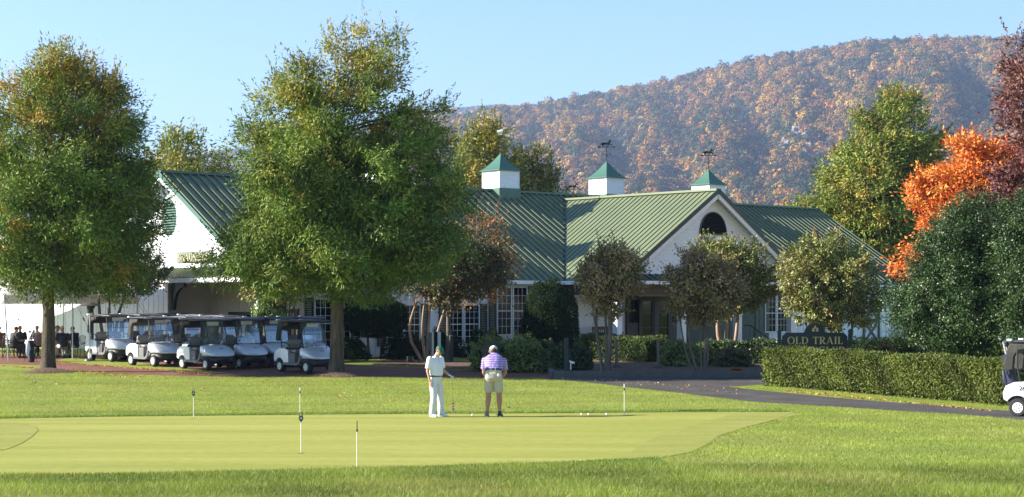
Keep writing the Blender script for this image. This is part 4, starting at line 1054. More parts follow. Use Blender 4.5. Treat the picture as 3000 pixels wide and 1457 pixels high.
def hedge(name, label, a, b, w, h0, h1, palette, n, L, Wd, seed, m='leaf', rough=.05, z0=None, group=None):
    """clipped hedge from ground point a to b"""
    rng = np.random.default_rng(seed); a = np.array(a); b = np.array(b); dv = b - a; Ln = np.linalg.norm(dv[:2]); ux = dv / Ln; nx = np.array([-ux[1], ux[0], 0])
    o = thing(name, label, 'hedge', tuple(a), 0, group)
    s = rng.uniform(-.02, 1.02, n); f = rng.choice(4, n, p=[.40, .12, .40, .08])
    H = h0 + (h1 - h0) * s; q = rng.uniform(0, 1, n); side = np.zeros(n); z = np.zeros(n); dn = np.zeros((n, 3))
    k = f == 0; side[k] = -w / 2; z[k] = q[k] ** .8 * H[k]; dn[k] = -nx
    k = f == 1; side[k] = w / 2; z[k] = q[k] * H[k]; dn[k] = nx
    k = f == 2; side[k] = (q[k] - .5) * w; z[k] = H[k]; dn[k] = (0, 0, 1)
    k = f == 3; s[k] = np.where(q[k] < .5, -.005, 1.005); side[k] = rng.uniform(-.5, .5, k.sum()) * w; z[k] = rng.uniform(0, 1, k.sum()) * H[k]; dn[k] = np.where((q[k] < .5)[:, None], -ux, ux)
    t = s * Ln
    bump = rough * (np.sin(t * 2.1 + seed) + np.sin(t * 5.3 + z * 4) * .7 + np.sin(t * 9.7 + z * 7 + 2) * .5) - rng.uniform(0, 1, n) ** 2 * .13 + rng.normal(size=n) * .02
    c = ux[None] * t[:, None] + nx[None] * side[:, None] + dn * bump[:, None]; c[:, 2] += z + dv[2] * s * 0
    low = z < .12 * H; keep = ~(low & (rng.uniform(0, 1, n) < .5)); c = c[keep]; dn = dn[keep]
    c[:, 2] += (dv[2] * s)[keep] if abs(dv[2]) < .01 else 0
    d = dn * .6 + rng.normal(size=c.shape) * .55; d[:, 2] += .45
    base = pick_cols(palette, len(c), rng)
    patch = .8 + .3 * (np.sin(t[keep] * 1.3 + seed) * np.sin(t[keep] * 3.1 + z[keep] * 3))
    leaves('foliage', c, d, L, Wd, np.clip(base * patch[:, None], .003, 1), M[m], o, rng, dn + np.array([0, 0, .35]))
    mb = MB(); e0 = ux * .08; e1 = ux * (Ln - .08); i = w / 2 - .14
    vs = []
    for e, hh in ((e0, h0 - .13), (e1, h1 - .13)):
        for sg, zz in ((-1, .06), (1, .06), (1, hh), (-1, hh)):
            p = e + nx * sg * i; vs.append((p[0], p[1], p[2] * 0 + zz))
    mb.add(vs, [(3, 2, 1, 0), (4, 5, 6, 7), (0, 1, 5, 4), (1, 2, 6, 5), (2, 3, 7, 6), (3, 0, 4, 7)]); mb.build('dark_core', M['core'], o)  # solid box blocks the view through, dark like the shaded inside
    return o
HG = [(.115, .165, .026), (.15, .195, .034), (.09, .135, .022), (.18, .20, .044), (.135, .135, .032)]
ha, hb = G(2246, 1132), G(2950, 1190)
dirh = (hb - ha).normalized(); off = Vector((-dirh.y, dirh.x, 0)) * .6
if off.y < 0: off = -off
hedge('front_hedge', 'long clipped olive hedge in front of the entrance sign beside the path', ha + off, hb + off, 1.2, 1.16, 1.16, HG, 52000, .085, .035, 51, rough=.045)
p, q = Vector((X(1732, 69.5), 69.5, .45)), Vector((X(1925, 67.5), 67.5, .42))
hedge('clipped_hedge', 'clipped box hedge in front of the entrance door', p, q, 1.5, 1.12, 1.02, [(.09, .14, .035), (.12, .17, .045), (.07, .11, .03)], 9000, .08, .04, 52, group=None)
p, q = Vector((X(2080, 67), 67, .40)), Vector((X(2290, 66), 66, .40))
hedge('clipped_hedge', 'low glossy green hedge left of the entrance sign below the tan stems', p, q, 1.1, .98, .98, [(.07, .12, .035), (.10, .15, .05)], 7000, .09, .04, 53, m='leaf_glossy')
# ------------------------------------------------------------------ golf carts
M['cart_body'] = mat('silver_cart_paint', (0.72, 0.75, 0.82), 0.25, metal=0.15, spec=0.6, coat=0.3)
M['cart_dark'] = mat('black_plastic', (0.014, 0.016, 0.02), 0.5)
M['cart_grey'] = mat('grey_plastic', (0.13, 0.13, 0.135), 0.55)
M['cart_roof'] = mat('navy_roof', (0.030, 0.034, 0.048), 0.5)
M['seat'] = mat('grey_vinyl', (0.20, 0.195, 0.185), 0.5)
M['tyre'] = mat('tyre_rubber', (0.018, 0.018, 0.018), 0.8)
M['rim'] = mat('white_hubcap', (0.75, 0.75, 0.76), 0.35)
M['cloth'] = mat('black_canvas', (0.030, 0.029, 0.028), 0.85, noise=((0.075, 0.068, 0.058), 3, 0.4, 0.7))
M['screen'] = glass_mat('windscreen', (0.90, 0.94, 0.98), 0.10)
M['plate'] = mat('white_plate', (0.72, 0.73, 0.76), 0.4)

def rsec(y, w, z0, z1, e=5.0): return ((0, y, (z0 + z1) / 2), (1, 0, 0), (0, 0, 1), w, (z1 - z0) / 2, e)
def make_cart(label):
    o = thing('golf_cart', label, 'golf cart', (0, 0, 0), 0, 'golf carts parked beside the clubhouse')
    # rear bodywork with wheel arch (side profile pushed across)
    def arch(cy, cz, r, a0, a1, n=9): return [(cy + r * math.cos(math.radians(a0 + (a1 - a0) * i / n)), cz + r * math.sin(math.radians(a0 + (a1 - a0) * i / n))) for i in range(n + 1)]
    prof = [(-1.17, .42), (-1.19, .58), (-1.12, .74), (-.92, .835), (-.62, .855), (-.42, .83), (-.30, .80), (-.26, .36), (-.56, .34)] + arch(-.83, .22, .295, 25, 150) 
    mb = MB(); mb.prism(prof, -.585, .585, 'x'); body = mb.build('rear_body', M['cart_body'], o, smooth=40, bevel=.035, segs=3)
    mb = MB(); mb.box(-.50, .50, -1.12, -.30, .30, .56); mb.box(-.36, .36, -1.24, -1.12, .40, .60); mb.build('rear_underbody', M['cart_dark'], o)
    # front cowl
    mb = MB(); mb.loft([rsec(.40, .50, .60, .88), rsec(.42, .555, .46, .92), rsec(.62, .585, .45, .90, 4), rsec(.85, .58, .47, .80, 3.4), rsec(1.03, .53, .47, .68, 3), rsec(1.15, .44, .48, .60, 2.6), rsec(1.19, .30, .50, .57, 2.2)], 28)
    cowl = mb.build('front_cowl', M['cart_body'], o, smooth=60)
    for sx in (-1, 1): mb = MB(); mb.ball((sx * .40, 1.07, .565), .085, .06, .035, 8, 6); mb.build('headlight', M['plate'], cowl)
    mb = MB(); n = 10        # dark looped mark on the nose
    pth = [(.0 + .055 * math.cos(math.radians(a)), .985 - .045 * math.sin(math.radians(a)), .742 + .035 * math.sin(math.radians(a))) for a in np.linspace(-30, 210, n)]
    mb.tube([Vector(p) + Vector((0, .02, .022)) for p in pth], .011, 5); mb.build('emblem', M['cart_dark'], cowl)
    mb = MB(); mb.loft([rsec(.34, .50, .24, .58), rsec(.62, .53, .22, .52), rsec(.95, .50, .22, .50), rsec(1.14, .40, .24, .49, 3), rsec(1.19, .28, .28, .47, 3)], 20)
    mb.build('front_skirt', M['cart_dark'], o, smooth=60)
    mb = MB(); pr = [(-.58, .27), (.30, .26), (.42, .30), (.52, .42), (.56, .60), (.48, .62), (.42, .48), (.34, .36), (-.58, .36)]
    for sx in (-1, 1): mb.prism(pr, sx * .60 - .02, sx * .60 + .02, 'x')
    mb.box(-.575, .575, -.50, .46, .27, .345); mb.build('floor_sill', M['cart_grey'], o, bevel=.01)
    mb = MB(); mb.box(-.555, .555, -.33, .10, .346, .70); mb.build('seat_base', M['cart_grey'], o, bevel=.03)
    mb = MB(); mb.loft([rsec(-.34, .53, .705, .80), rsec(-.30, .55, .70, .82), rsec(.06, .55, .70, .82), rsec(.14, .53, .71, .79)], 20); mb.build('seat_cushion', M['seat'], o, smooth=50)
    mb = MB()
    for sx in (-1, 1):      # two humped halves of the backrest
        mb.loft([((sx * .28, -.43, 1.0), (1, 0, 0), (0, 0, 1), .20, .10, 4), ((sx * .28, -.41, 1.01), (1, 0, 0), (0, 0, 1), .275, .155, 4), ((sx * .28, -.33, 1.02), (1, 0, 0), (0, 0, 1), .275, .155, 4), ((sx * .28, -.31, 1.02), (1, 0, 0), (0, 0, 1), .24, .12, 4)], 20)
    mb.box(-.10, .10, -.405, -.335, .90, 1.12); mb.build('backrest', M['seat'], o, smooth=50)
    for sx in (-1, 1): mb = MB(); mb.tube([(sx * .56, -.40, 1.05), (sx * .575, -.26, .99), (sx * .575, -.16, .88), (sx * .575, -.14, .74)], .018, 6); mb.build('armrest', M['cart_dark'], o)
    mb = MB(); mb.box(-.57, .57, -.44, -.40, .80, .90); mb.build('seat_rail', M['cart_dark'], o)
    mb = MB(); mb.tube([(.27, .52, .86), (.27, .30, 1.02)], .02, 6); k = 18; ring = []
    for i in range(k + 1):
        a = 2 * math.pi * i / k; ring.append((.27 + .17 * math.cos(a), .29 + .10 * math.sin(a) * .8, 1.03 + .15 * math.sin(a)))
    mb.tube(ring, .017, 6, caps=False); mb.bar((.12, .29, 1.03), (.42, .29, 1.03), .03, .03); mb.bar((.27, .29, 1.03), (.27, .23, .91), .03, .03)
    mb.build('steering_wheel', M['cart_dark'], o, smooth=60)
    # frame, roof, windscreen
    for sx in (-1, 1):
        mb = MB(); mb.tube([(sx * .50, .56, .86), (sx * .50, .50, 1.25), (sx * .48, .34, 1.79)], .022, 6); mb.build('frame_post', M['cart_dark'], o)
        mb = MB(); mb.tube([(sx * .50, -.78, .80), (sx * .50, -.86, 1.25), (sx * .49, -.86, 1.79)], .022, 6); mb.build('frame_post', M['cart_dark'], o)
    mb = MB(); mb.bar((-.5, -.83, 1.05), (.5, -.83, 1.05), .03, .03); mb.build('cross_bar', M['cart_dark'], o)
    mb = MB(); mb.loft([rsec(-1.10, .44, 1.80, 1.835), rsec(-1.06, .54, 1.785, 1.85), rsec(-.2, .575, 1.79, 1.885), rsec(.60, .575, 1.77, 1.86), rsec(.74, .52, 1.76, 1.82), rsec(.77, .44, 1.765, 1.80)], 24)
    rf = mb.build('roof', M['cart_roof'], o, smooth=50)
    for sx in (-1, 1): mb = MB(); mb.box(sx * .50 - .07, sx * .50 + .07, -1.10, -.98, 1.83, 1.885); mb.build('roof_handle', M['plate'], rf, bevel=.01)
    mb = MB(); mb.slab([(-.475, .555, .93), (.475, .555, .93), (.475, .485, 1.34), (-.475, .485, 1.34)], .006); ws = mb.build('windscreen', M['screen'], o)
    mb = MB(); mb.slab([(-.47, .480, 1.345), (.47, .480, 1.345), (.46, .355, 1.76), (-.46, .355, 1.76)], .006); mb.build('upper_windscreen', M['screen'], o)
    mb = MB(); mb.bar((-.48, .484, 1.342), (.48, .484, 1.342), .016, .016); mb.build('screen_hinge', M['cart_grey'], ws)
    mb = MB(); mb.slab([(-.24, .40, 1.59), (.24, .40, 1.59), (.24, .375, 1.745), (-.24, .375, 1.745)], .008); mb.build('rate_card', M['plate'], o)
    # canvas bag cover behind the seats
    mb = MB(); pr = [(-.45, 1.775), (-1.05, 1.775), (-1.13, 1.60), (-1.20, 1.16), (-1.10, 1.10), (-.96, 1.13), (-.93, 1.45), (-.84, 1.60), (-.45, 1.66)]
    for sx in (-1, 1): mb.prism(pr, sx * .45 - .05, sx * .45 + .06, 'x')
    mb.prism([(-.80, 1.77), (-1.04, 1.77), (-1.10, 1.55), (-.98, 1.50), (-.86, 1.62)], -.395, .395, 'x')
    mb.build('bag_cover', M['cloth'], o, smooth=40, bevel=.03)
    for (sx, yy) in ((-1, -.83), (1, -.83), (-1, .83), (1, .83)):
        x0, x1 = sx * .40, sx * .585
        mb = MB(); mb.tube([(x0, yy, .22), (x0 + sx * .02, yy, .22), (x1 - sx * .03, yy, .22), (x1, yy, .22)], [.17, .222, .222, .195], 24); w = mb.build('wheel', M['tyre'], o, smooth=40)
        mb = MB(); mb.tube([(x1 - sx * .01, yy, .22), (x1 + sx * .004, yy, .22)], [.132, .128], 20)
        mb.tube([(x1, yy, .22), (x1 + sx * .02, yy, .22)], [.035, .03], 10)
        h = mb.build('rim', M['rim'], w)
        mb = MB()
        for q in range(7):
            a = 2 * math.pi * q / 7; c, s = math.cos(a), math.sin(a)
            mb.slab([(x1 + sx * .0055, yy + c * r - s * t, .22 + s * r + c * t) for r, t in ((.05, -.006), (.105, -.020), (.105, .020), (.05, .006))], sx * .002, (sx, 0, 0))
        mb.build('hub_slots', M['cart_grey'], h)
    return o
cart0 = make_cart('')
FWD = math.atan2(-0.665, -0.747)   # rotation putting local +y along the clubhouse's v axis
def place_cart(px, py, label, first=[True], dz=0.0, rz=0.0, group=None):
    """px, py = foot of the rear wheel on the viewer's side"""
    rz += .05 * math.sin(px * 1.7)
    g = G(px, py); c = cart0 if first[0] else copy_tree(cart0); first[0] = False
    c.rotation_euler = (0, 0, FWD + rz); f = Vector((-math.sin(FWD + rz), math.cos(FWD + rz), 0)); r = Vector((f.y, -f.x, 0))
    p = g + f * .83 - r * .50; p.z = float(gz(p.x, p.y)) + dz
    c.location = p; c['label'] = label
    if group: c['group'] = group
    return c
A = G(268, 1057); us = 1.80
row3 = [(0, 'sunlit silver golf cart nearest the tent, leftmost of the row'), (.8, 'golf cart whose roof shows between the leftmost cart and the sunlit second one'), (1.63, 'golf cart of the rear row, roof showing under the snack bar bracket'),
        (2.58, 'golf cart of the rear row, roof showing below the serving window'), (3.91, 'golf cart of the rear row standing before the side door'), (4.92, 'golf cart farthest back on the right, beside the oak trunk')]
C2 = G(388, 1071); C1 = G(538, 1081)
def put(p0, k, label, **kw):
    q = p0 + UV * (us * k); c = (CAMZ - float(gz(q.x, q.y))) / q.y
    return place_cart(1500 + q.x / q.y * F, HZ + c * F, label, **kw)
put(A, 0, row3[0][1])
put(C2, 0, 'sunlit silver golf cart with a clear windscreen, second from the tent')
put(C1, 0, 'silver golf cart in tree shade, front row, left of two side by side')
put(C1, .82, 'silver golf cart in tree shade seen nose on, right of two side by side')
place_cart(824, 1090, 'silver golf cart half hidden by the oak trunk, closest to the lawn')
def put_td(t, d, label):
    q = BL(t, d, 0); place_cart(1500 + q.x / q.y * F, HZ + (CAMZ - float(gz(q.x, q.y))) / q.y * F, label)
put(A, .8, row3[1][1]); put_td(-21.25, 1.45, row3[2][1]); put_td(-21.4, 4.0, row3[3][1]); put_td(-20.5, 9.75, row3[5][1])
put(C2, .85, 'golf cart wedged behind the shaded front pair, left one'); put(C2, 1.75, 'golf cart wedged behind the shaded front pair, right one')
put_td(-21.75, 9.3, 'golf cart whose nose shows just left of the one at the oak trunk')
# the cart on the path at the right edge, driving towards the right
rc = place_cart(2984, 1221, 'golf cart with golf bag and number 26 on the path at the right edge', rz=0.25)
rc['group'] = 'golf carts on the path'
fc = bpy.data.curves.new('number', 'FONT'); fc.body = '26'; fc.size = .15; fc.extrude = .003; fc.align_x = 'CENTER'
fo = bpy.data.objects.new('number_mark', fc); COL.objects.link(fo); bpy.context.view_layer.update()
me = bpy.data.meshes.new_from_object(fo.evaluated_get(bpy.context.evaluated_depsgraph_get())); me.materials.clear(); me.materials.append(M['cart_dark'])
bpy.data.objects.remove(fo); fo = bpy.data.objects.new('number_mark', me); COL.objects.link(fo); fo.parent = rc
fo.location = (.592, -.72, .64); fo.rotation_euler = (math.pi / 2, 0, math.pi / 2)

def golf_bag(label, loc, rz, tilt, c1, towel=False, group=None):
    """stand bag with club heads"""
    o = thing('golf_bag', label, 'golf bag', loc, rz, group)
    Rm = Matrix.Rotation(tilt, 4, 'X'); rng = random.Random(len(label))
    mb = MB(Rm); mb.loft([((0, 0, 0.02), (1, 0, 0), (0, 1, 0), .11, .11), ((0, 0, .10), (1, 0, 0), (0, 1, 0), .135, .13), ((0, 0, .55), (1, 0, 0), (0, 1, 0), .13, .12), ((0, 0, .80), (1, 0, 0), (0, 1, 0), .12, .11), ((0, 0, .86), (1, 0, 0), (0, 1, 0), .13, .12)], 14)
    mb.loft([((.0, -.14, .12), (1, 0, 0), (0, 1, 0), .08, .04, 4), ((0, -.15, .18), (1, 0, 0), (0, 1, 0), .10, .06, 4), ((0, -.14, .46), (1, 0, 0), (0, 1, 0), .095, .05, 4), ((0, -.13, .50), (1, 0, 0), (0, 1, 0), .07, .02, 4)], 12)
    mb.build('bag_body', c1, o, smooth=50)
    for i in range(7):
        x, y = rng.uniform(-.08, .08), rng.uniform(-.07, .07); h = rng.uniform(1.0, 1.22)
        mb = MB(Rm); mb.tube([(x, y, .8), (x * 1.3, y * 1.3, h)], .007, 5); cl = mb.build('club_shaft', M['rim'], o)
        mb = MB(Rm)
        if i < 4: mb.ball((x * 1.3 + .03, y * 1.3 - .03, h + .03), .055, .07, .05, 10, 7)
        else: mb.slab([(x * 1.3, y * 1.3, h), (x * 1.3 + .05, y * 1.3 - .05, h + .02), (x * 1.3 + .06, y * 1.3 - .06, h + .07), (x * 1.3 + .01, y * 1.3, h + .05)], .02)
        mb.build('club_head', M['iron'] if i < 4 else M['rim'], cl, smooth=50)
    mb = MB(Rm); mb.tube([(.12, 0, .25), (.19, -.02, .42), (.16, 0, .7)], .02, 6); mb.build('strap', M['cart_dark'], o)
    if towel:
        mb = MB(Rm); mb.loft([((-.12, -.14, .80), (1, 0, 0), (0, 1, 0), .04, .02), ((-.13, -.16, .6), (1, 0, 0), (0, 1, 0), .08, .025), ((-.14, -.17, .38), (1, 0, 0), (0, 1, 0), .09, .02), ((-.17, -.17, .24), (1, 0, 0), (0, 1, 0), .03, .012)], 10); mb.build('towel', M['plate'], o, smooth=60)
    if not towel:
        return o
    mb = MB(); mb.tube([(.10, .08, .7), (.25, .32, .0)], .011, 5); mb.tube([(-.10, .08, .7), (-.25, .32, .0)], .011, 5); mb.build('stand_leg', M['cart_dark'], o)
    return o
f = Vector((-math.sin(FWD + .25), math.cos(FWD + .25), 0)); r = Vector((f.y, -f.x, 0))
bp = rc.location + f * -1.02 + r * .26 + Vector((0, 0, .66))
bag_navy = mat('navy_bag', (0.015, 0.018, 0.05), .6)
golf_bag('navy golf bag strapped to the back of the right edge cart', bp, FWD + .25, math.radians(12), bag_navy)
g = G(92, 1062); golf_bag('black golf bag with white towel standing by the seated players', (g.x, g.y, g.z), .4, math.radians(-14), mat('black_bag', (.012, .013, .018), .6), True)
# ------------------------------------------------------------------ people
M['skin'] = mat('skin', (0.50, 0.27, 0.18), 0.5)
M['skin_tan'] = mat('tanned_skin', (0.38, 0.19, 0.115), 0.5)
M['polo_white'] = mat('white_polo', (0.68, 0.70, 0.76), 0.8, bump=(9, .5, .03))
M['trouser_white'] = mat('white_trousers', (0.64, 0.65, 0.69), 0.8, bump=(8, .6, .03))
M['khaki'] = mat('stone_shorts', (0.44, 0.41, 0.35), 0.85, bump=(8, .6, .03))
M['cap_green'] = mat('green_cap', (0.012, 0.10, 0.05), 0.7)
M['cap_white'] = mat('white_cap', (0.78, 0.78, 0.80), 0.7)
M['hair'] = mat('dark_hair', (0.03, 0.02, 0.014), 0.7); M['hair_grey'] = mat('grey_hair', (0.35, 0.33, 0.31), 0.7)
M['shoe_white'] = mat('white_shoes', (0.76, 0.76, 0.78), 0.5); M['shoe_grey'] = mat('grey_shoes', (0.16, 0.14, 0.14), 0.6); M['shoe_black'] = mat('black_shoes', (0.02, 0.02, 0.025), 0.6)
M['steel'] = mat('steel', (0.55, 0.55, 0.56), 0.25, metal=1.0)
def striped(name, c1, c2, sc):
    m = bpy.data.materials.new(name); m.use_nodes = True; nt = m.node_tree; b = nt.nodes['Principled BSDF']; b.inputs['Roughness'].default_value = .8
    tc = nt.nodes.new('ShaderNodeTexCoord'); wv = nt.nodes.new('ShaderNodeTexWave'); wv.bands_direction = 'Z'; wv.inputs['Scale'].default_value = sc; wv.inputs['Distortion'].default_value = .6; wv.inputs['Detail'].default_value = 1
    r = nt.nodes.new('ShaderNodeValToRGB'); r.color_ramp.elements[0].position = .62; r.color_ramp.elements[1].position = .74; r.color_ramp.elements[0].color = (*c1, 1); r.color_ramp.elements[1].color = (*c2, 1)
    nt.links.new(tc.outputs['Object'], wv.inputs[0]); nt.links.new(wv.outputs[0], r.inputs[0]); nt.links.new(r.outputs[0], b.inputs['Base Color'])
    n2 = nt.nodes.new('ShaderNodeTexNoise'); n2.inputs['Scale'].default_value = 8; bp = nt.nodes.new('ShaderNodeBump'); bp.inputs['Strength'].default_value = .8; bp.inputs['Distance'].default_value = .04
    nt.links.new(tc.outputs['Object'], n2.inputs[0]); nt.links.new(n2.outputs[0], bp.inputs['Height']); nt.links.new(bp.outputs[0], b.inputs['Normal'])
    return m
M['polo_purple'] = striped('striped_purple_polo', (0.17, 0.10, 0.36), (0.50, 0.42, 0.62), 7.5)

V = Vector
def hand(mb, wr, dirn, palm_n, thumb_side, curl=.5, s=1.0):
    """palm and five bent fingers; dirn = fingers' direction, palm_n = where the palm faces"""
    wr = V(wr); d = V(dirn).normalized(); n = V(palm_n); n = (n - d * n.dot(d)).normalized(); sd = d.cross(n) * thumb_side
    mb.loft([(wr, sd, n, .026 * s, .020 * s), (wr + d * .035 * s, sd, n, .036 * s, .017 * s), (wr + d * .085 * s, sd, n, .041 * s, .014 * s), (wr + d * .095 * s, sd, n, .036 * s, .011 * s)], 12)
    for k, (o, L) in enumerate(((.030, .070), (.010, .080), (-.011, .075), (-.030, .058))):
        p = wr + d * .088 * s + sd * o * s; dd = d.copy(); rr = .0085 * s
        for j, f in enumerate((.45, .32, .23)):
            ang = curl * (.6 + .5 * j) ; dd = (dd * math.cos(ang * .8) + n * math.sin(ang * .8)).normalized()
            q = p + dd * L * f * s; mb.capsule(p, rr, q, rr * .88, 8); p = q; rr *= .9
    p = wr + d * .028 * s + sd * .030 * s; dd = (d * .7 + sd * .7 + n * .25).normalized()
    q = p + dd * .042 * s; mb.capsule(p, .012 * s, q, .0105 * s, 8); dd = (d * .9 + sd * .15 + n * .5).normalized(); mb.capsule(q, .0105 * s, q + dd * .032 * s, .0085 * s, 8)

def head(mb, c, fwd, up, s=1.0):
    """skull, jaw, nose, ears, brow, lips; c = centre"""
    c = V(c); f = V(fwd).normalized(); u = V(up); u = (u - f * u.dot(f)).normalized(); r = f.cross(u)
    R = Matrix((r, f, u)).transposed()
    mb.ball(c + u * .03 * s - f * .008 * s, .076 * s, .094 * s, .092 * s, 18, 12, R)
    mb.loft([(c + u * .02 * s + f * .02 * s, r, f, .066 * s, .072 * s), (c - u * .04 * s + f * .03 * s, r, f, .060 * s, .062 * s), (c - u * .085 * s + f * .045 * s, r, f, .042 * s, .044 * s), (c - u * .108 * s + f * .055 * s, r, f, .022 * s, .022 * s)], 14)
    mb.loft([(c + u * .025 * s + f * .088 * s, r, u, .010 * s, .012 * s), (c - u * .008 * s + f * .106 * s, r, u, .013 * s, .012 * s), (c - u * .022 * s + f * .104 * s, r, u, .016 * s, .008 * s)], 8)
    for sx in (-1, 1):
        mb.ball(c + r * sx * .076 * s - f * .005 * s - u * .002 * s, .010 * s, .020 * s, .032 * s, 8, 6, R)
        mb.ball(c + r * sx * .03 * s + f * .078 * s + u * .035 * s, .022 * s, .012 * s, .008 * s, 8, 6, R)
    mb.ball(c - u * .052 * s + f * .090 * s, .022 * s, .008 * s, .008 * s, 8, 6, R)
    return c, f, u, r
def face_bits(c, f, u, r, parent, s=1.0):
    mb = MB()
    for sx in (-1, 1): mb.ball(c + r * sx * .03 * s + f * .082 * s + u * .018 * s, .010 * s, .006 * s, .006 * s, 8, 6, Matrix((r, f, u)).transposed())
    mb.build('eyes', M['hair'], parent, smooth=80)
def cap(c, f, u, r, m, parent, s=1.0, back_gap=False):
    R = Matrix((r, f, u)).transposed(); mb = MB(); secs = []
    for k in range(8):
        a = math.radians(2 + 88 * k / 7); secs.append((c + u * (.045 + .088 * math.sin(a)) * s - f * .006 * s, r, f, .086 * s * math.cos(a) + .003, .105 * s * math.cos(a) + .003))
    mb.loft(secs, 20); mb.ball(c + u * .135 * s - f * .006 * s, .010 * s, .010 * s, .006 * s, 8, 5, R)
    o = mb.build('cap', m, parent, smooth=60)
    mb = MB(); vs = []; n = 9
    for lay in (0, 1):
        for k in range(n):
            a = math.pi * k / (n - 1); vs.append(c + r * (.080 * math.cos(a)) * s + f * (.07 + .00) * s + u * (.050 - lay * .006) * s)
        for k in range(n):
            a = math.pi * k / (n - 1); vs.append(c + r * (.072 * math.cos(a)) * s + f * (.075 + .098 * math.sin(a)) * s + u * (.046 - .012 * math.sin(a) - lay * .006 - .012 * abs(math.cos(a))) * s)
    fs = []
    for k in range(n - 1):
        fs += [(k, k + 1, n + k + 1, n + k), (2 * n + k, 3 * n + k, 3 * n + k + 1, 2 * n + k + 1), (n + k, n + k + 1, 3 * n + k + 1, 3 * n + k), (k, 2 * n + k, 2 * n + k + 1, k + 1)]
    mb.add(vs, fs); mb.build('cap_brim', m, o, smooth=60)
    if back_gap:
        mb = MB(); mb.loft([(c - f * .100 * s + u * .050 * s, r, u, .032 * s, .006 * s), (c - f * .106 * s + u * .062 * s, r, u, .034 * s, .018 * s), (c - f * .103 * s + u * .074 * s, r, u, .02 * s, .006 * s)], 12); mb.build('cap_gap', M['hair'], o)
    return o
def shoe(mb, an, fd, L=.27):
    """an = ankle above the heel"""
    an = V(an); f = V(fd).normalized(); r = f.cross(V((0, 0, 1))); u = V((0, 0, 1)); g = V((an.x, an.y, 0))
    mb.loft([(g - f * .075 + u * .05, r, u, .025, .03), (g - f * .06 + u * .048, r, u, .038, .048), (g + u * .052, r, u, .042, .052), (g + f * .07 + u * .042, r, u, .046, .042), (g + f * .13 + u * .032, r, u, .047, .032), (g + f * .175 + u * .026, r, u, .036, .024), (g + f * .195 + u * .022, r, u, .016, .014)], 14, 2.6)
    mb.capsule(an + u * .03, .044, g + u * .05, .042)

# ---- the man in white
pw = G(1276, 1222)
fw = V((.80, -.60, 0)); psi = math.atan2(-fw.x, fw.y)
man = thing('person', 'man in white polo and trousers with green cap, standing and looking down', 'person', pw, psi)
# local: y forward, x to the person's right
mb = MB()
hc = (0, .115, 1.595); hf = V((0, .80, -.60)); c, f, u, r = head(mb, hc, hf, (0, .6, .8))
mb.capsule((0, .01, 1.43), .062, (0, .075, 1.54), .056)
mb.loft([((0, 0, .95), (1, 0, 0), (0, 1, 0), .15, .10), ((0, .01, 1.15), (1, 0, 0), (0, 1, 0), .14, .105), ((0, .01, 1.3), (1, 0, 0), (0, 1, 0), .16, .105), ((0, 0, 1.42), (1, 0, 0), (0, 1, 0), .10, .06)], 16)
armR = [(.205, -.01, 1.40), (.245, -.045, 1.12), (.235, .02, .875)]
armL = [(-.205, 0, 1.40), (-.255, .02, 1.13), (-.235, .235, 1.015)]
for a in (armR, armL): mb.capsule(a[0], .055, a[1], .041); mb.capsule(a[1], .041, a[2], .027)
legs = {1: [(.095, 0, .92), (.115, .045, .50), (.13, .0, .085)], -1: [(-.095, 0, .92), (-.10, .065, .50), (-.115, .075, .085)]}
for l in legs.values(): mb.capsule(l[0], .08, l[1], .055); mb.capsule(l[1], .055, l[2], .04)
hand(mb, armR[2], (-.05, .12, -1), (-1, .1, 0), 1, .45)
hand(mb, armL[2], (.05, .9, -.35), (.3, -.3, -.95), 1, 1.0)
body = remesh('body', mb, .0065, M['skin'], man, 3)
face_bits(c, f, u, r, body)
mb = MB(); mb.ball(c + u * .02 - f * .025, .079, .085, .080, 16, 10, Matrix((r, f, u)).transposed()); mb.build('hair', M['hair'], man, smooth=80)
cap(c, f, u, r, M['cap_green'], man)
mb = MB()
mb.loft([((0, .012, .985), (1, 0, 0), (0, 1, 0), .178, .128), ((0, .02, 1.06), (1, 0, 0), (0, 1, 0), .188, .145), ((0, .025, 1.16), (1, 0, 0), (0, 1, 0), .185, .142), ((0, .02, 1.28), (1, 0, 0), (0, 1, 0), .192, .132), ((0, .01, 1.37), (1, 0, 0), (0, 1, 0), .185, .112), ((0, .008, 1.43), (1, 0, 0), (0, 1, 0), .135, .085), ((0, .02, 1.475), (1, 0, 0), (0, 1, 0), .075, .068)], 22, 2.3)
for a in (armR, armL):
    s, e = V(a[0]), V(a[1]); mb.capsule(s, .078, s + (e - s) * .30, .074); q = s + (e - s) * .82
    mb.tube([s, s + (e - s) * .4, q], [.075, .074, .076], 14)
shirt = remesh('polo_shirt', mb, .011, M['polo_white'], man, 4)
mb = MB(); mb.loft([((0, .035, 1.455), (1, 0, 0), (0, .85, .5), .078, .074), ((0, .05, 1.495), (1, 0, 0), (0, .85, .5), .073, .070)], 18)
mb.bar((0, .125, 1.43), (0, .150, 1.30), .018, .008, (0, 1, 0)); mb.build('collar', M['polo_white'], shirt, smooth=60)
mb = MB()
mb.loft([((0, .01, .99), (1, 0, 0), (0, 1, 0), .172, .122), ((0, .005, .93), (1, 0, 0), (0, 1, 0), .182, .130), ((0, 0, .86), (1, 0, 0), (0, 1, 0), .185, .130), ((0, .005, .80), (1, 0, 0), (0, 1, 0), .16, .11)], 22, 2.3)
for l in legs.values():
    h, k, a = (V(q) for q in l); mb.tube([h + V((0, 0, -.02)), h + (k - h) * .5, k, k + (a - k) * .5, a + V((0, .0, .03)), a + V((0, .012, -.035))], [.103, .098, .083, .076, .078, .080], 16)
remesh('trousers', mb, .011, M['trouser_white'], man, 4)
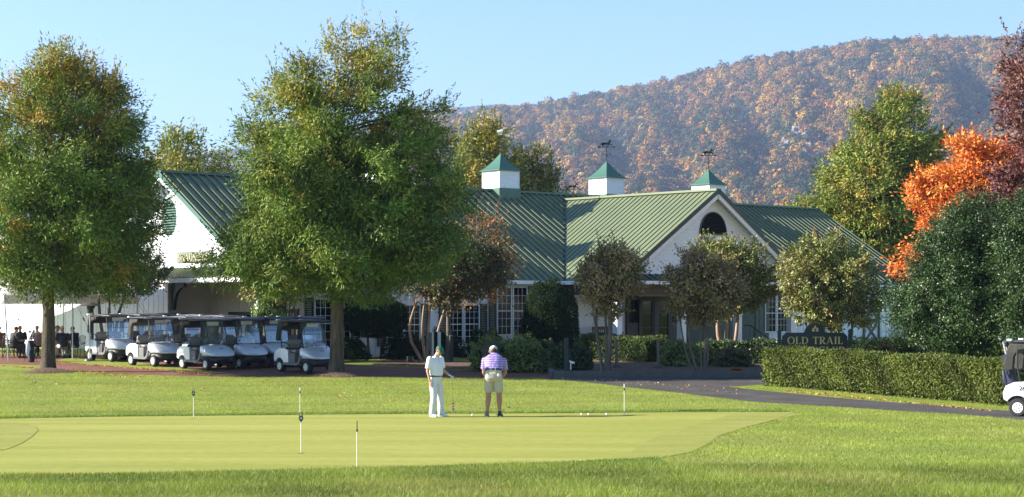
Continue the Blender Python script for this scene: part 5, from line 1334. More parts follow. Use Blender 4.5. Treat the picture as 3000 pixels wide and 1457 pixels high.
mb = MB(); mb.loft([((0, .012, .975), (1, 0, 0), (0, 1, 0), .183, .133), ((0, .012, 1.012), (1, 0, 0), (0, 1, 0), .183, .133)], 24, 2.3); bl = mb.build('belt', M['iron'], man, smooth=60)
mb = MB(); mb.box(-.022, .022, .14, .15, .978, 1.01); mb.build('buckle', M['steel'], bl)
for sg, l in legs.items():
    mb = MB(); shoe(mb, l[2], (sg * .22, 1, 0)); mb.build('shoe', M['shoe_white'], man, smooth=80)
mb = MB(); hand(mb, V(armL[2]) - V((0, .004, 0)), (.05, .9, -.35), (.3, -.3, -.95), 1, 1.0, 1.09); gl = remesh('golf_glove', mb, .006, M['polo_white'], man, 2)
# putter held upside down, grip towards the ground
hp = man.matrix_basis @ (V(armL[2]) + V((.03, .115, -.055)))
put1 = thing('putter', 'upside down putter with red and white grip hanging from the gloved hand', 'putter', hp, 0)
mb = MB(); mb.tube([(0, 0, .03), (.01, 0, -.30), (.024, 0, -.62)], .006, 6); sh = mb.build('shaft', M['steel'], put1)
mb = MB(); mb.box(-.02, .05, -.04, .02, .02, .04); mb.build('club_head', M['steel'], put1, bevel=.006)
mb = MB(); mb.tube([(.0245, 0, -.60), (.0255, 0, -.63), (.034, 0, -.88)], [.010, .020, .026], 10); gr = mb.build('grip', mat('red_grip', (.55, .10, .05), .6), put1)
mb = MB()
for z in (-.66, -.72, -.80, -.85): x = .0255 + (-.63 - z) * .034; mb.tube([(x, 0, z), (x + .0014, 0, z - .025)], [.0275, .028], 10)
mb.build('grip_bands', M['plate'], gr)

# ---- the man in purple, bent over his putt, back to the viewer
pp = G(1446, 1221.5)
psi2 = -.05
man2 = thing('person', 'man in striped purple polo and stone shorts bent over a putt, seen from behind', 'person', pp, psi2)
mb = MB()
hc = V((-.03, .42, 1.575)); hf = V((-.42, .78, -.42)); c, f, u, r = head(mb, hc, hf, (-.05, .38, .92), 1.04)
mb.capsule((0, .30, 1.43), .068, (-.015, .38, 1.53), .060)
mb.loft([((0, -.03, 1.02), (1, 0, 0), (0, .9, -.4), .16, .11), ((0, .07, 1.17), (1, 0, 0), (0, .85, -.5), .16, .11), ((0, .2, 1.33), (1, 0, 0), (0, .8, -.6), .18, .11), ((0, .29, 1.42), (1, 0, 0), (0, .8, -.6), .12, .07)], 16)
aL = [(-.225, .25, 1.36), (-.255, .28, 1.06), (-.065, .40, .80)]; aR = [(.235, .25, 1.34), (.265, .30, 1.05), (.06, .42, .77)]
for a in (aR, aL): mb.capsule(a[0], .060, a[1], .045); mb.capsule(a[1], .045, a[2], .031)
lg = {1: [(.105, -.03, .98), (.135, .05, .50), (.15, -.03, .085)], -1: [(-.105, -.03, .98), (-.125, .05, .50), (-.155, -.03, .085)]}
for l in lg.values():
    h, k, a = (V(q) for q in l); mb.tube([h, h + (k - h) * .5, k + V((0, 0, .06)), k, k + (a - k) * .28 + V((0, -.022, 0)), k + (a - k) * .6 + V((0, -.008, 0)), a], [.105, .09, .070, .064, .070, .050, .036], 14)
hand(mb, aL[2], (.35, .35, -.8), (.9, .2, .3), 1, 1.0, 1.05); hand(mb, aR[2], (-.35, .3, -.85), (-.9, .2, .3), -1, 1.0, 1.05)
body = remesh('body', mb, .0065, M['skin_tan'], man2, 3)
mb = MB(); mb.ball(c - u * .005 - f * .028, .080, .082, .078, 16, 10, Matrix((r, f, u)).transposed()); mb.build('hair', M['hair'], man2, smooth=80)
cap(c, f, u, r, M['cap_white'], man2, 1.06, True)
mb = MB()
mb.loft([((0, -.045, 1.085), (1, 0, 0), (0, .88, -.45), .195, .135), ((0, .0, 1.13), (1, 0, 0), (0, .88, -.45), .215, .150), ((0, .10, 1.25), (1, 0, 0), (0, .8, -.6), .225, .150), ((0, .19, 1.36), (1, 0, 0), (0, .75, -.66), .232, .135), ((0, .26, 1.435), (1, 0, 0), (0, .7, -.7), .195, .105), ((0, .31, 1.48), (1, 0, 0), (0, .7, -.7), .11, .08)], 24, 2.4)
for a in (aR, aL):
    s, e = V(a[0]), V(a[1]); mb.capsule(s, .085, s + (e - s) * .3, .082); mb.tube([s, s + (e - s) * .4, s + (e - s) * .72], [.084, .084, .088], 14)
shirt = remesh('polo_shirt', mb, .011, M['polo_purple'], man2, 4)
mb = MB(); mb.loft([((0, .315, 1.475), (1, 0, 0), (0, .75, -.6), .088, .075), ((0, .345, 1.515), (1, 0, 0), (0, .75, -.6), .078, .070)], 18); mb.build('collar', M['polo_purple'], shirt, smooth=60)
mb = MB()
mb.loft([((0, -.055, 1.125), (1, 0, 0), (0, .93, -.3), .195, .130), ((0, -.07, 1.03), (1, 0, 0), (0, 1, -.1), .212, .155), ((0, -.06, .94), (1, 0, 0), (0, 1, 0), .216, .160), ((0, -.04, .86), (1, 0, 0), (0, 1, 0), .20, .13)], 24, 2.4)
for sg, l in lg.items():
    h, k, a = (V(q) for q in l); mb.tube([h + V((0, -.02, -.06)), h + (k - h) * .5 + V((0, -.01, 0)), k + V((-sg * .012, -.015, .11))], [.118, .114, .115], 18)
sh = remesh('shorts', mb, .011, M['khaki'], man2, 3)
mb = MB(); mb.ball((.135, -.225, 1.02), .035, .012, .04, 10, 6); mb.build('pocket_emblem', mat('pale_patch', (.7, .7, .6), .6), sh)
mb = MB(); mb.loft([((0, -.06, 1.105), (1, 0, 0), (0, .93, -.3), .205, .143), ((0, -.048, 1.145), (1, 0, 0), (0, .93, -.3), .205, .143)], 24, 2.4); bt = mb.build('belt', mat('navy_belt', (.02, .025, .07), .6), man2, smooth=60)
mb = MB()
for x in (-.055, .055): mb.box(x - .012, x + .012, -.205, -.195, 1.10, 1.19)
mb.build('belt_loops', M['khaki'], bt)
for sg, l in lg.items():
    mb = MB(); shoe(mb, l[2], (sg * .25, 1, 0)); s_ = mb.build('shoe', M['shoe_grey'] if sg < 0 else M['shoe_black'], man2, smooth=80)
    mb = MB(); an = V(l[2]); mb.loft([(an + V((0, .05, -.075 - .0)), (1, 0, 0), (0, 1, 0), .05, .135), (an + V((0, .05, -.058)), (1, 0, 0), (0, 1, 0), .047, .13)], 16); mb.build('shoe_sole', M['shoe_white'], s_)
hp = man2.matrix_basis @ V((0, .435, .76))
put2 = thing('putter', 'putter with red grip held between the bent golfer\'s legs', 'putter', hp, psi2)
mb = MB(); mb.tube([(0, 0, -.10), (.035, .05, -.735)], .007, 6); mb.build('shaft', M['steel'], put2)
mb = MB(); mb.tube([(-.006, 0, .06), (0, 0, -.17)], [.020, .015], 10); gr = mb.build('grip', mat('red_white_grip', (.60, .16, .12), .6), put2)
mb = MB()
for z in (-.16, -.12): mb.tube([(-.001, 0, z), (-.001, 0, z + .015)], [.0185, .019], 10)
mb.build('grip_bands', M['plate'], gr)
mb = MB(); mb.box(.02, .06, .02, .13, -.757, -.73); mb.build('club_head', M['steel'], put2, bevel=.006)

# ---- the seated players under the tent
M['navy'] = mat('navy_cloth', (0.014, 0.016, 0.040), .8); M['pinkish'] = mat('pale_pink_cloth', (0.42, 0.30, 0.30), .8); M['charcoal'] = mat('charcoal_cloth', (0.03, 0.03, 0.034), .8); M['rust'] = mat('rust_cloth', (.16, .06, .03), .8)
def chair(loc, rz, label, mesh_back=True):
    o = thing('patio_chair', label, 'chair', loc, rz, 'black iron patio chairs')
    mb = MB(); mb.tube([(-.22, -.22, .43), (.22, -.22, .43), (.22, .22, .43), (-.22, .22, .43), (-.22, -.22, .43)], .012, 5)
    for k in range(7): t = -.19 + .38 * k / 6; mb.bar((t, -.22, .43), (t, .22, .43), .012, .008)
    for k in range(5): t = -.17 + .34 * k / 4; mb.bar((-.22, t, .436), (.22, t, .436), .012, .008)
    mb.build('seat', M['iron'], o)
    mb = MB(); mb.tube([(-.21, -.22, .43), (-.22, -.28, .75), (-.18, -.31, .92), (0, -.32, .95), (.18, -.31, .92), (.22, -.28, .75), (.21, -.22, .43)], .012, 5)
    for k in range(7): t = -.16 + .32 * k / 6; mb.bar((t, -.235, .48), (t, -.31, .92), .010, .006)
    if mesh_back:
        for k in range(5): z = .5 + .09 * k; mb.bar((-.2, -.235 - (z - .48) * .17, z), (.2, -.235 - (z - .48) * .17, z), .010, .006)
    mb.build('backrest', M['iron'], o)
    for sx in (-1, 1):
        for sy in (-1, 1):
            mb = MB(); mb.tube([(sx * .21, sy * .21, .43), (sx * .23, sy * .24, .2), (sx * .25, sy * .27, 0)], .012, 5); mb.build('leg', M['iron'], o)
        mb = MB(); mb.tube([(sx * .22, -.27, .66), (sx * .25, 0, .68), (sx * .24, .20, .60), (sx * .22, .22, .43)], .011, 5); mb.build('armrest', M['iron'], o)
    return o
def sitter(px, py, label, rz, cloth, legs_m, hairm, capm=None, lean=.05, chair_label=None):
    g = G(px, 1057); g.y += 0
    yy = 73.0 + py; loc = V((X(px, yy), yy, float(gz(0, yy))))
    o = thing('person', label, 'person', loc, rz, 'players seated under the tent')
    mb = MB(); c, f, u, r = head(mb, (0, .10 + lean, 1.20), (0, 1, -.15), (0, .15, 1))
    mb.capsule((0, .03 + lean * .7, 1.02), .06, (0, .08 + lean, 1.12), .055)
    A_ = {s: [(s * .20, .02 + lean * .7, .99), (s * .25, .10 + lean, .74), (s * .16, .36, .74)] for s in (-1, 1)}
    for a in A_.values(): mb.capsule(a[0], .055, a[1], .042); mb.capsule(a[1], .042, a[2], .03); hand(mb, a[2], (-a[0][0], 1, 0), (0, 0, -1), 1 if a[0][0] < 0 else -1, .5)
    mb.loft([((0, 0, .48), (1, 0, 0), (0, 1, 0), .16, .12), ((0, lean * .3, .7), (1, 0, 0), (0, 1, 0), .15, .11), ((0, lean * .6, .9), (1, 0, 0), (0, 1, 0), .17, .11), ((0, lean * .8, 1.02), (1, 0, 0), (0, 1, 0), .10, .07)], 14)
    L_ = {s: [(s * .10, .0, .51), (s * .13, .44, .50), (s * .13, .40, .09)] for s in (-1, 1)}
    for l in L_.values(): mb.capsule(l[0], .085, l[1], .06); mb.capsule(l[1], .06, l[2], .042)
    remesh('body', mb, .013, M['skin'], o, 2)
    mb = MB(); mb.loft([((0, -.01, .47), (1, 0, 0), (0, 1, 0), .19, .14), ((0, lean * .3, .66), (1, 0, 0), (0, 1, 0), .19, .145), ((0, lean * .6, .86), (1, 0, 0), (0, 1, 0), .20, .135), ((0, lean * .75, .98), (1, 0, 0), (0, 1, 0), .18, .11), ((0, lean * .85 + .01, 1.06), (1, 0, 0), (0, 1, 0), .08, .07)], 18)
    for a in A_.values(): s, e = V(a[0]), V(a[1]); mb.capsule(s, .075, s + (e - s) * .8, .07)
    remesh('shirt', mb, .016, cloth, o, 3)
    mb = MB()
    for l in L_.values(): mb.capsule(l[0], .11, l[1], .08); mb.capsule(l[1], .08, V(l[2]) + V((0, 0, .12)), .065)
    remesh('trousers', mb, .016, legs_m, o, 3)
    for l in L_.values(): mb = MB(); shoe(mb, l[2], (0, 1, 0)); mb.build('shoe', M['shoe_black'], o, smooth=80)
    mb = MB(); mb.ball(c + u * .035 - f * .015, .082, .092, .085, 14, 9, Matrix((r, f, u)).transposed()); mb.build('hair', hairm, o, smooth=80)
    if capm: cap(c, f, u, r, capm, o, 1.08)
    chair(loc - V((math.sin(-rz) * .05, math.cos(-rz) * .05, 0)), rz, chair_label or 'black iron chair under the person at px %d' % px)
    return o
blu = mat('grey_blue_cap', (.12, .15, .20), .7); tanc = mat('tan_cap', (.45, .42, .36), .7)
sitter(4, .6, 'seated person in rust top at the left edge under the tent', 1.0, M['rust'], M['charcoal'], M['hair'], chair_label='black iron chair under the person in rust, at the left edge')
sitter(38, .2, 'seated person in black beside the leaning tent pole', -.8, M['charcoal'], M['charcoal'], M['hair'], chair_label='black iron chair beside the leaning tent pole')
sitter(58, 1.5, 'seated fair haired man in dark navy with his back turned near the golf bag', .2, M['navy'], M['charcoal'], mat('fair_hair', (.30, .20, .11), .7), chair_label='black iron chair of the fair haired man, left of the golf bag')
sitter(112, 1.6, 'grey haired person in pale pink sitting just left of the left oak trunk', .6, M['pinkish'], M['charcoal'], M['hair_grey'], chair_label='black iron chair left of the left oak trunk')
sitter(161, .9, 'person in pink with a grey blue cap sitting just right of the left oak trunk', -.5, M['pinkish'], M['charcoal'], M['hair_grey'], blu, chair_label='black iron chair with lattice back right of the left oak trunk')
sitter(186, .1, 'seated man in navy shirt and pale cap leaning towards the table', .55, M['navy'], M['khaki'], M['hair_grey'], tanc, .10, chair_label='black iron chair of the man in the pale cap')
sitter(221, .3, 'dark haired man in navy polo sitting by the right tent pole', 1.15, M['navy'], mat('pale_grey_trousers', (.35, .34, .36), .8), M['hair'], chair_label='black iron chair of the dark haired man in navy')
g = G(247, 1054); chair(V((g.x, g.y, g.z)), 1.5, 'empty wire patio chair right of the tent pole beside the carts')
def table(px, yy, label):
    loc = V((X(px, yy), yy, float(gz(0, yy)))); o = thing('patio_table', label, 'table', loc, 0, 'round patio tables under the tent')
    mb = MB(); mb.tube([(0, 0, .70), (0, 0, .72), (0, 0, .735)], [.58, .60, .60], 28); mb.build('tabletop', M['iron'], o)
    mb = MB()
    for k in range(4): a = math.pi / 4 + k * math.pi / 2; mb.tube([(.12 * math.cos(a), .12 * math.sin(a), .70), (.16 * math.cos(a), .16 * math.sin(a), .35), (.40 * math.cos(a), .40 * math.sin(a), 0)], .016, 6)
    mb.build('pedestal', M['iron'], o)
table(30, 74.1, 'round black patio table at the left edge under the tent'); table(195, 74.3, 'round black patio table by the right tent pole')
# ------------------------------------------------------------------ tent, heater, posts, flags, balls and other small things
def canvas_mat():
    m = bpy.data.materials.new('white_canvas'); m.use_nodes = True; nt = m.node_tree; b = nt.nodes['Principled BSDF']; out = nt.nodes['Material Output']
    b.inputs['Base Color'].default_value = (.72, .72, .72, 1); b.inputs['Roughness'].default_value = .7
    t = nt.nodes.new('ShaderNodeBsdfTranslucent'); t.inputs[0].default_value = (.62, .54, .40, 1)
    mx = nt.nodes.new('ShaderNodeMixShader'); mx.inputs[0].default_value = .3
    nt.links.new(b.outputs[0], mx.inputs[1]); nt.links.new(t.outputs[0], mx.inputs[2]); nt.links.new(mx.outputs[0], out.inputs[0]); return m
M['canvas'] = canvas_mat(); M['alu'] = mat('aluminium_pole', (.42, .43, .45), .4, metal=.7)
E0 = Vector((X(12, 70.6), 70.6, 0)); TL, TD = 6.0, 13.0
g0 = float(gz(0, 72.5))
tent = thing('canopy_tent', 'white open sided party tent with scalloped valance over the seated players', 'tent', (E0.x, E0.y, g0), ANG)
# local x along the front eave, y away from the viewer
ev, rg_ = 2.62, 5.6
mb = MB(); th = .012
def sagface(mb, a, b, apex, n=6):
    a, b, ap = Vector(a), Vector(b), Vector(apex); vs = []; idx = {}
    for i in range(n + 1):
        for j in range(n + 1 - i):
            u, v = i / n, j / n; p = a * (1 - u - v) + b * v + ap * u; p.z -= .30 * math.sin(math.pi * min(u + .0, 1)) * (1 - .35 * abs(2 * v / (1 - u + 1e-6) - 1 if u < 1 else 0)); idx[i, j] = len(vs); vs.append(p)
    fs = []
    for i in range(n):
        for j in range(n - i):
            fs.append((idx[i, j], idx[i, j + 1], idx[i + 1, j]))
            if j < n - i - 1: fs.append((idx[i, j + 1], idx[i + 1, j + 1], idx[i + 1, j]))
    mb.add(vs, fs)
cs = [(0, 0, ev), (TL, 0, ev), (TL, TD, ev), (0, TD, ev)]
na, nb = 22, 44; vs = []
for j in range(nb + 1):
    for i in range(na + 1):
        x, y = TL * i / na, TD * j / nb; m_ = min(x, TL - x, y, TD - y) / (TL / 2); vs.append((x, y, ev + (rg_ - ev) * m_ ** 1.2))
mb.add(vs, [(j * (na + 1) + i, j * (na + 1) + i + 1, (j + 1) * (na + 1) + i + 1, (j + 1) * (na + 1) + i) for j in range(nb) for i in range(na)])
cn = mb.build('canopy', M['canvas'], tent, smooth=70)
for k in range(4):           # valance with scallops
    a, b = Vector(cs[k]), Vector(cs[(k + 1) % 4]); d = (b - a).normalized(); n = d.cross(Vector((0, 0, 1))); mb = MB(); L = (b - a).length; nseg = 8; top = []; bot = []
    for i in range(nseg * 8 + 1):
        t = i / (nseg * 8); fr = (t * nseg) % 1.0; notch = max(0, 1 - min(fr, 1 - fr) / .07)
        p = a + d * L * t + n * .01; top.append(p + Vector((0, 0, .02))); bot.append(p + n * .015 + Vector((0, 0, -.36 + .14 * min(notch, 1))))
    m_ = len(top); mb.add(top + bot, [(i, i + 1, m_ + i + 1, m_ + i) for i in range(m_ - 1)]); mb.build('valance', M['canvas'], tent)
for (x, y, lx, ly) in ((.02, .02, .16, -.05), (TL - .03, .02, .0, -.0), (TL / 2, .02, 0, 0), (TL - .03, TD / 2, 0, 0), (TL - .03, TD - .03, 0, 0), (.03, TD - .03, 0, 0)):
    mb = MB(); mb.tube([(x + lx, y + ly, -.08), (x, y, ev - .02)], .03, 8); mb.build('tent_pole', M['alu'], tent)
for (x, y, ex, ey) in ((.02, 0, 1.3, -.8), (TL / 2, 0, TL / 2 + .9, -.9), (TL, .02, TL + 1.4, -.5), (TL, .3, TL + 1.5, -.2)):
    mb = MB(); a, b = Vector((x, y, ev - .05)), Vector((ex, ey, -.05)); mb.tube([a, b], .006, 5); q = a + (b - a) * .33; mb.bar(q, q + (b - a).normalized() * .16, .045, .045); mb.build('guy_strap', M['cart_dark'], tent)
# patio heater
y = 71.2; b = Vector((X(263, y), y, float(gz(0, y))))
ht = thing('patio_heater', 'mushroom patio heater with wide reflector behind the leftmost cart', 'heater', b)
zt = Zp(887, y) - b.z
mb = MB(); mb.tube([(0, 0, 0), (0, 0, .06), (0, 0, .10)], [.24, .22, .06], 16); mb.build('foot', M['iron'], ht, smooth=50)
mb = MB(); mb.tube([(0, 0, .1), (0, 0, zt - .42)], .03, 8); mb.build('pole', M['alu'], ht)
mb = MB(); mb.tube([(0, 0, zt - .42), (0, 0, zt - .38), (0, 0, zt - .10)], [.06, .12, .12], 14); mb.build('burner', M['iron'], ht)
mb = MB(); mb.tube([(0, 0, zt - .13), (0, 0, zt - .11), (0, 0, zt - .03), (0, 0, zt + .03)], [.40, .41, .24, .05], 24); mb.build('reflector', mat('bronze_metal', (.28, .22, .16), .35, metal=.8), ht, smooth=50)
# tall dark post of the second heater-like stand beside it
y = 71.6; b = Vector((X(272, y), y, float(gz(0, y))))
o = thing('speaker_pole', 'slim black pole standing right behind the patio heater', 'pole', b)
mb = MB(); mb.tube([(0, 0, 0), (0, 0, 2.3)], .035, 8); mb.build('pole', M['iron'], o); mb = MB(); mb.box(-.08, .08, -.08, .08, 2.1, 2.34); mb.build('pole_head', M['iron'], o, bevel=.02)

# posts
def post(px, ptop, pbot, y, w, label, name, m, capm=None, group=None):
    b = Vector((X(px, y), y, Zp(pbot, y))); h = (pbot - ptop) / F * y; o = thing(name, label, 'post', b, .3, group)
    mb = MB(); mb.box(-w / 2, w / 2, -w / 2, w / 2, -.1, h - .06); mb.build('shaft', m, o, bevel=.01)
    mb = MB(); mb.tube([(0, 0, h - .06), (0, 0, h - .02), (0, 0, h)], [w * .68, w * .66, w * .3], 10); mb.build('post_cap', capm or m, o)
    if pbot < 1085:
        mb = MB(); mb.tube([(0, 0, -.12), (0, 0, .10), (0, 0, .13)], [.15, .13, .10], 12); mb.build('footing', M['concrete'], o)
M['post_wood'] = mat('weathered_wood', (.20, .15, .11), .9, noise=((.12, .09, .065), 8, .3, .7, (1, 1, .2))); M['post_dark'] = mat('grey_green_post', (.035, .045, .045), .7)
post(1659, 990, 1090, 61.2, .13, 'tall dark grey post at the left end of the kerb', 'bollard', M['post_dark'])
post(1806, 993, 1080, 63.2, .09, 'brown wooden post between the left crape myrtle and the clipped hedge', 'bollard', M['post_wood'])
post(1928, 996, 1082, 62.8, .085, 'brown wooden post right of the clipped hedge', 'bollard', M['post_wood'])
post(2165, 1003, 1060, 67.2, .09, 'short pale post top showing over the low glossy hedge', 'bollard', M['post_wood'])
post(1614, 990, 1060, 72, .09, 'short wooden post in front of the topiary', 'bollard', M['post_wood'])
post(1322, 982, 1068, 70.5, .14, 'dark square post right of the young maple trunk', 'bollard', M['post_dark'])
# sign panels on a metal post behind the man in white
y = 66.5; b = Vector((X(1268, y), y, float(gz(0, y))))
o = thing('notice_sign', 'grey and white notice panels on a metal post behind the man in white', 'sign', b, .15)
mb = MB(); mb.box(-.035, .035, -.03, .03, -.1, Zp(972, y) - b.z); mb.build('post', M['alu'], o)
mb = MB(); mb.box(-.20, -.04, -.012, .012, .62, Zp(973, y) - b.z - .02); mb.build('grey_panel', M['cart_grey'], o)
mb = MB(); mb.box(.04, .17, -.07, -.045, .2, Zp(972, y) - b.z); mb.build('dark_panel', M['dark'], o)
mb = MB(); mb.box(.172, .30, -.012, .012, .55, Zp(972, y) - b.z - .01); mb.build('white_panel', M['plate'], o)
# black box board behind the man in purple
y = 62.0; b = Vector((X(1436, y), y, float(gz(0, y))))
o = thing('notice_board', 'black slanted information board behind the head of the man in purple', 'sign', b, -.2)
h = Zp(1006, y) - b.z
mb = MB(); mb.slab([(-.27, -.06, h - .66), (.16, -.06, h - .66), (.16, -.06, h + .02), (-.27, -.06, h - .08)], .1, (0, -1, 0)); mb.slab([(.163, -.06, h - .66), (.32, .1, h - .66), (.32, .1, h), (.163, -.06, h + .02)], .05, (.7, -.7, 0)); mb.build('board', mat('black_board', (.02, .022, .026), .5), o)
mb = MB(); mb.tube([(-.2, 0, -.1), (-.2, 0, h - .5)], .02, 6); mb.tube([(.2, 0, -.1), (.2, 0, h - .5)], .02, 6); mb.build('legs_frame', M['alu'], o)
# bed light and hydrant
g = G(1200, 1064); o = thing('ground_light', 'small black landscape floodlight on the grass verge left of the man in white', 'lamp', g, .3)
mb = MB(); mb.box(-.11, .11, -.10, .08, .06, .26); mb.build('housing', M['iron'], o, bevel=.02); mb = MB(); mb.box(.112, .125, -.08, .06, .08, .24); mb.build('lens', M['plate'], o); mb = MB(); mb.tube([(0, 0, -.05), (0, 0, .08)], .02, 6); mb.build('stake', M['iron'], o)
y = 60.8; b = Vector((X(1672, y), y, Zp(1075, y))); o = thing('garden_spigot', 'white pipe outlet beside the tall grey post', 'spigot', b, .2)
mb = MB(); mb.tube([(0, 0, -.1), (0, 0, .12)], .022, 8); mb.build('pipe', M['plate'], o); mb = MB(); mb.tube([(-.05, 0, .20), (.02, 0, .15), (.13, -.03, .13)], [.025, .05, .04], 10); mb.build('spout', M['plate'], o, smooth=50)
# porch bench and rocking chairs, stair rail
p = BL(-1.1, 7.9, .82); o = thing('porch_bench', 'dark slatted bench against the wall at the left end of the porch', 'bench', p, ANG)
mb = MB(); mb.box(-.8, .8, -.25, .22, .40, .45); mb.build('seat', M['wood_dark'], o)
mb = MB(); mb.box(-.8, .8, .20, .24, .75, .90)
for k in range(13): x = -.76 + 1.52 * k / 12; mb.box(x - .02, x + .02, .205, .235, .45, .75)
mb.build('backrest', M['wood_dark'], o)
for sx in (-1, 1): mb = MB(); mb.box(sx * .76 - .03, sx * .76 + .03, -.24, -.19, 0, .62); mb.box(sx * .76 - .03, sx * .76 + .03, .17, .20, 0, .60); mb.box(sx * .76 - .035, sx * .76 + .035, -.26, .2, .62, .66); mb.build('leg', M['wood_dark'], o)
p = BL(5.9, 10.2, .0); o = thing('stair_railing', 'black iron stair railing at the porch steps', 'railing', p, ANG)
mb = MB(); mb.tube([(0, .2, 1.75), (0, -.3, 1.75), (.0, -1.6, 1.05), (0, -1.65, .3)], .022, 6)
for k in range(7): t = k / 6; mb.tube([(0, -.3 - 1.3 * t, 1.73 - .68 * t), (0, -.3 - 1.3 * t, .85 - .5 * t)], .010, 5)
mb.build('rail', M['iron'], o)

# practice flags
M['flag_white'] = mat('white_pole', (.72, .70, .62), .5)
def emblem_plate(mb, z): pass
def pin(px, pbase, ptop, label, kind):
    g = G(px, pbase); h = (pbase - ptop) / F * g.y; o = thing('practice_pin', label, 'golf pin', g, 0, 'short pins on the putting green')
    dx = {570: .035}.get(px, 0.0)
    mb = MB(); mb.tube([(0, 0, -.05), (dx * .8, 0, h * .78)], .0085, 8); mb.build('pole', M['flag_white'], o)
    mb = MB(); n = 20; mb.tube([(0, 0, .0065), (0, 0, .0085)], .054, 18); mb.build('cup', M['dark'], o)
    if kind == 'oval':
        zc = h * .86; pts = [(dx + .042 * math.cos(2 * math.pi * k / 20), zc + .052 * math.sin(2 * math.pi * k / 20) - (.035 if k == 15 else 0)) for k in range(20)]
        mb = MB(); mb.prism(pts, -.012, .006); k_ = mb.build('marker', M['cart_dark'], o)
        mb = MB()
        for s in (-1, 1): mb.prism([(dx + s * .004, zc + .032), (dx + s * .024, zc - .008), (dx + s * .018, zc - .022), (dx + s * .006, zc - .004)][::s], -.015, -.0125)
        mb.build('emblem', M['plate'], k_)
        mb = MB(); mb.tube([(dx - .03, 0, zc + .04), (dx - .026, 0, h - .012), (dx, 0, h), (dx + .026, 0, h - .012), (dx + .03, 0, zc + .04)], .006, 6); mb.build('lift_ring', M['cart_dark'], o)
    else:
        mb = MB(); mb.tube([(dx, 0, h * .76), (dx, 0, h * .80), (dx, 0, h * .82), (dx, 0, h)], [.014, .016, .009, .006], 8); mb.build('marker', M['cart_dark'], o)
        if kind == 'edge2': mb = MB(); mb.tube([(dx, 0, h * .85), (dx, 0, h * .96)], .012, 8); mb.build('sleeve', M['plate'], o)
pin(567, 1226, 1141, 'slightly tilted practice pin with round black marker at far left of the green', 'oval')
pin(882, 1329, 1209, 'near practice pin with round black marker standing in its dark cup', 'oval')
pin(879, 1219, 1132, 'far thin practice pin with white sleeve seen behind the black marker', 'edge2')
pin(1046, 1370, 1232, 'nearest practice pin with a black edge on marker at the front of the green', 'edge')
pin(1829, 1219, 1121, 'practice pin right of the three golf balls at the back of the green', 'edge2')
M['ball'] = mat('golf_ball', (.82, .82, .82), .3, bump=(160, .4, .003))
for px, py, lab in ((1384, 1220, 'white golf ball between the two golfers'), (1704, 1217, 'left one of three white golf balls in a row near the pin'), (1725, 1217, 'middle one of three white golf balls in a row near the pin'), (1777, 1217, 'golf ball nearest the pin, apart from the other two'), (1308, 1221, 'golf ball at the toe of the man in white')):
    g = G(px, py); mb = MB(); mb.ball((0, 0, .028), .0215 * 1.25, n=16, m=12); o = mb.build('golf_ball', M['ball'], None, smooth=80); o.location = (g.x, g.y, g.z); tag(o, lab, 'golf ball', 'golf balls on the putting green')
g = G(2040, 1207); o = thing('putter', 'spare putter lying flat on the fringe at the far edge of the green', 'putter', (g.x, g.y, g.z), 0)
mb = MB(); mb.tube([(-.45, 0, .035), (.44, .05, .045)], .012, 8); mb.build('shaft', M['cart_dark'], o); mb = MB(); mb.box(.42, .50, .0, .10, .01, .05); mb.build('club_head', M['iron'], o, bevel=.008)
# small red flowers in the bed
rng = np.random.default_rng(77); y = 60.9
for px, lab in ((2158, 'small clump of red flowers beneath the olive brown shrub by the kerb'), (2595, 'round rust red shrub peeking over the front hedge')):
    if px < 2300: b = Vector((X(px, y), y, Zp(1092, y))); rr, hh = .22, .18
    else: b = Vector((X(px, 62), 62, Zp(1052, 62))); rr, hh = .40, .55
    shrub('flower_clump' if px < 2300 else 'rust_shrub', lab, 'flowers' if px < 2300 else 'shrub', b, rr, rr * .8, hh, [(.45, .07, .02), (.55, .10, .03), (.10, .12, .03)] if px < 2300 else [(.24, .09, .05), (.30, .12, .07)], 500, .05, .03, px)

# fallen leaves
def fallen(name, zones, n, seed, lift=.02, sizes=(.05, .10)):
    rng = np.random.default_rng(seed); C = []
    for (x0, y0, x1, y1, x2, y2, w) in zones:
        k = int(n * w); u, v = rng.uniform(0, 1, k), rng.uniform(0, 1, k)
        for a, b_ in zip(u, v):
            px = x0 + (x1 - x0) * a; py = y0 + (y1 - y0) * a + (x2 + (y2 - x2) * a) * b_
            g = G(px, py); C.append((g.x, g.y, g.z + lift))
    C = np.array(C); d = rng.normal(size=C.shape); d[:, 2] *= .35
    cols = pick_cols([(.50, .30, .12), (.55, .40, .20), (.38, .20, .09), (.48, .22, .07)], len(C), rng)
    S = rng.uniform(sizes[0], sizes[1], len(C))
    o = leaves(name, C, d, S, S * .6, cols, M['leaf_far'], None, rng); tag(o, kind='stuff')
fallen('fallen_leaves', [(120, 1062, 620, 1092, -4, 9, 1), (-50, 1068, 420, 1100, 0, 12, .5), (950, 1046, 1260, 1050, 0, 16, .7), (1090, 1072, 1620, 1090, -6, 6, 1.0), (1640, 1060, 2000, 1075, 0, 12, .35), (1640, 1110, 2160, 1132, -2, 26, .10), (0, 1120, 1600, 1120, 0, 85, .12), (2300, 1150, 2900, 1205, -8, 0, .45)], 900, 5)
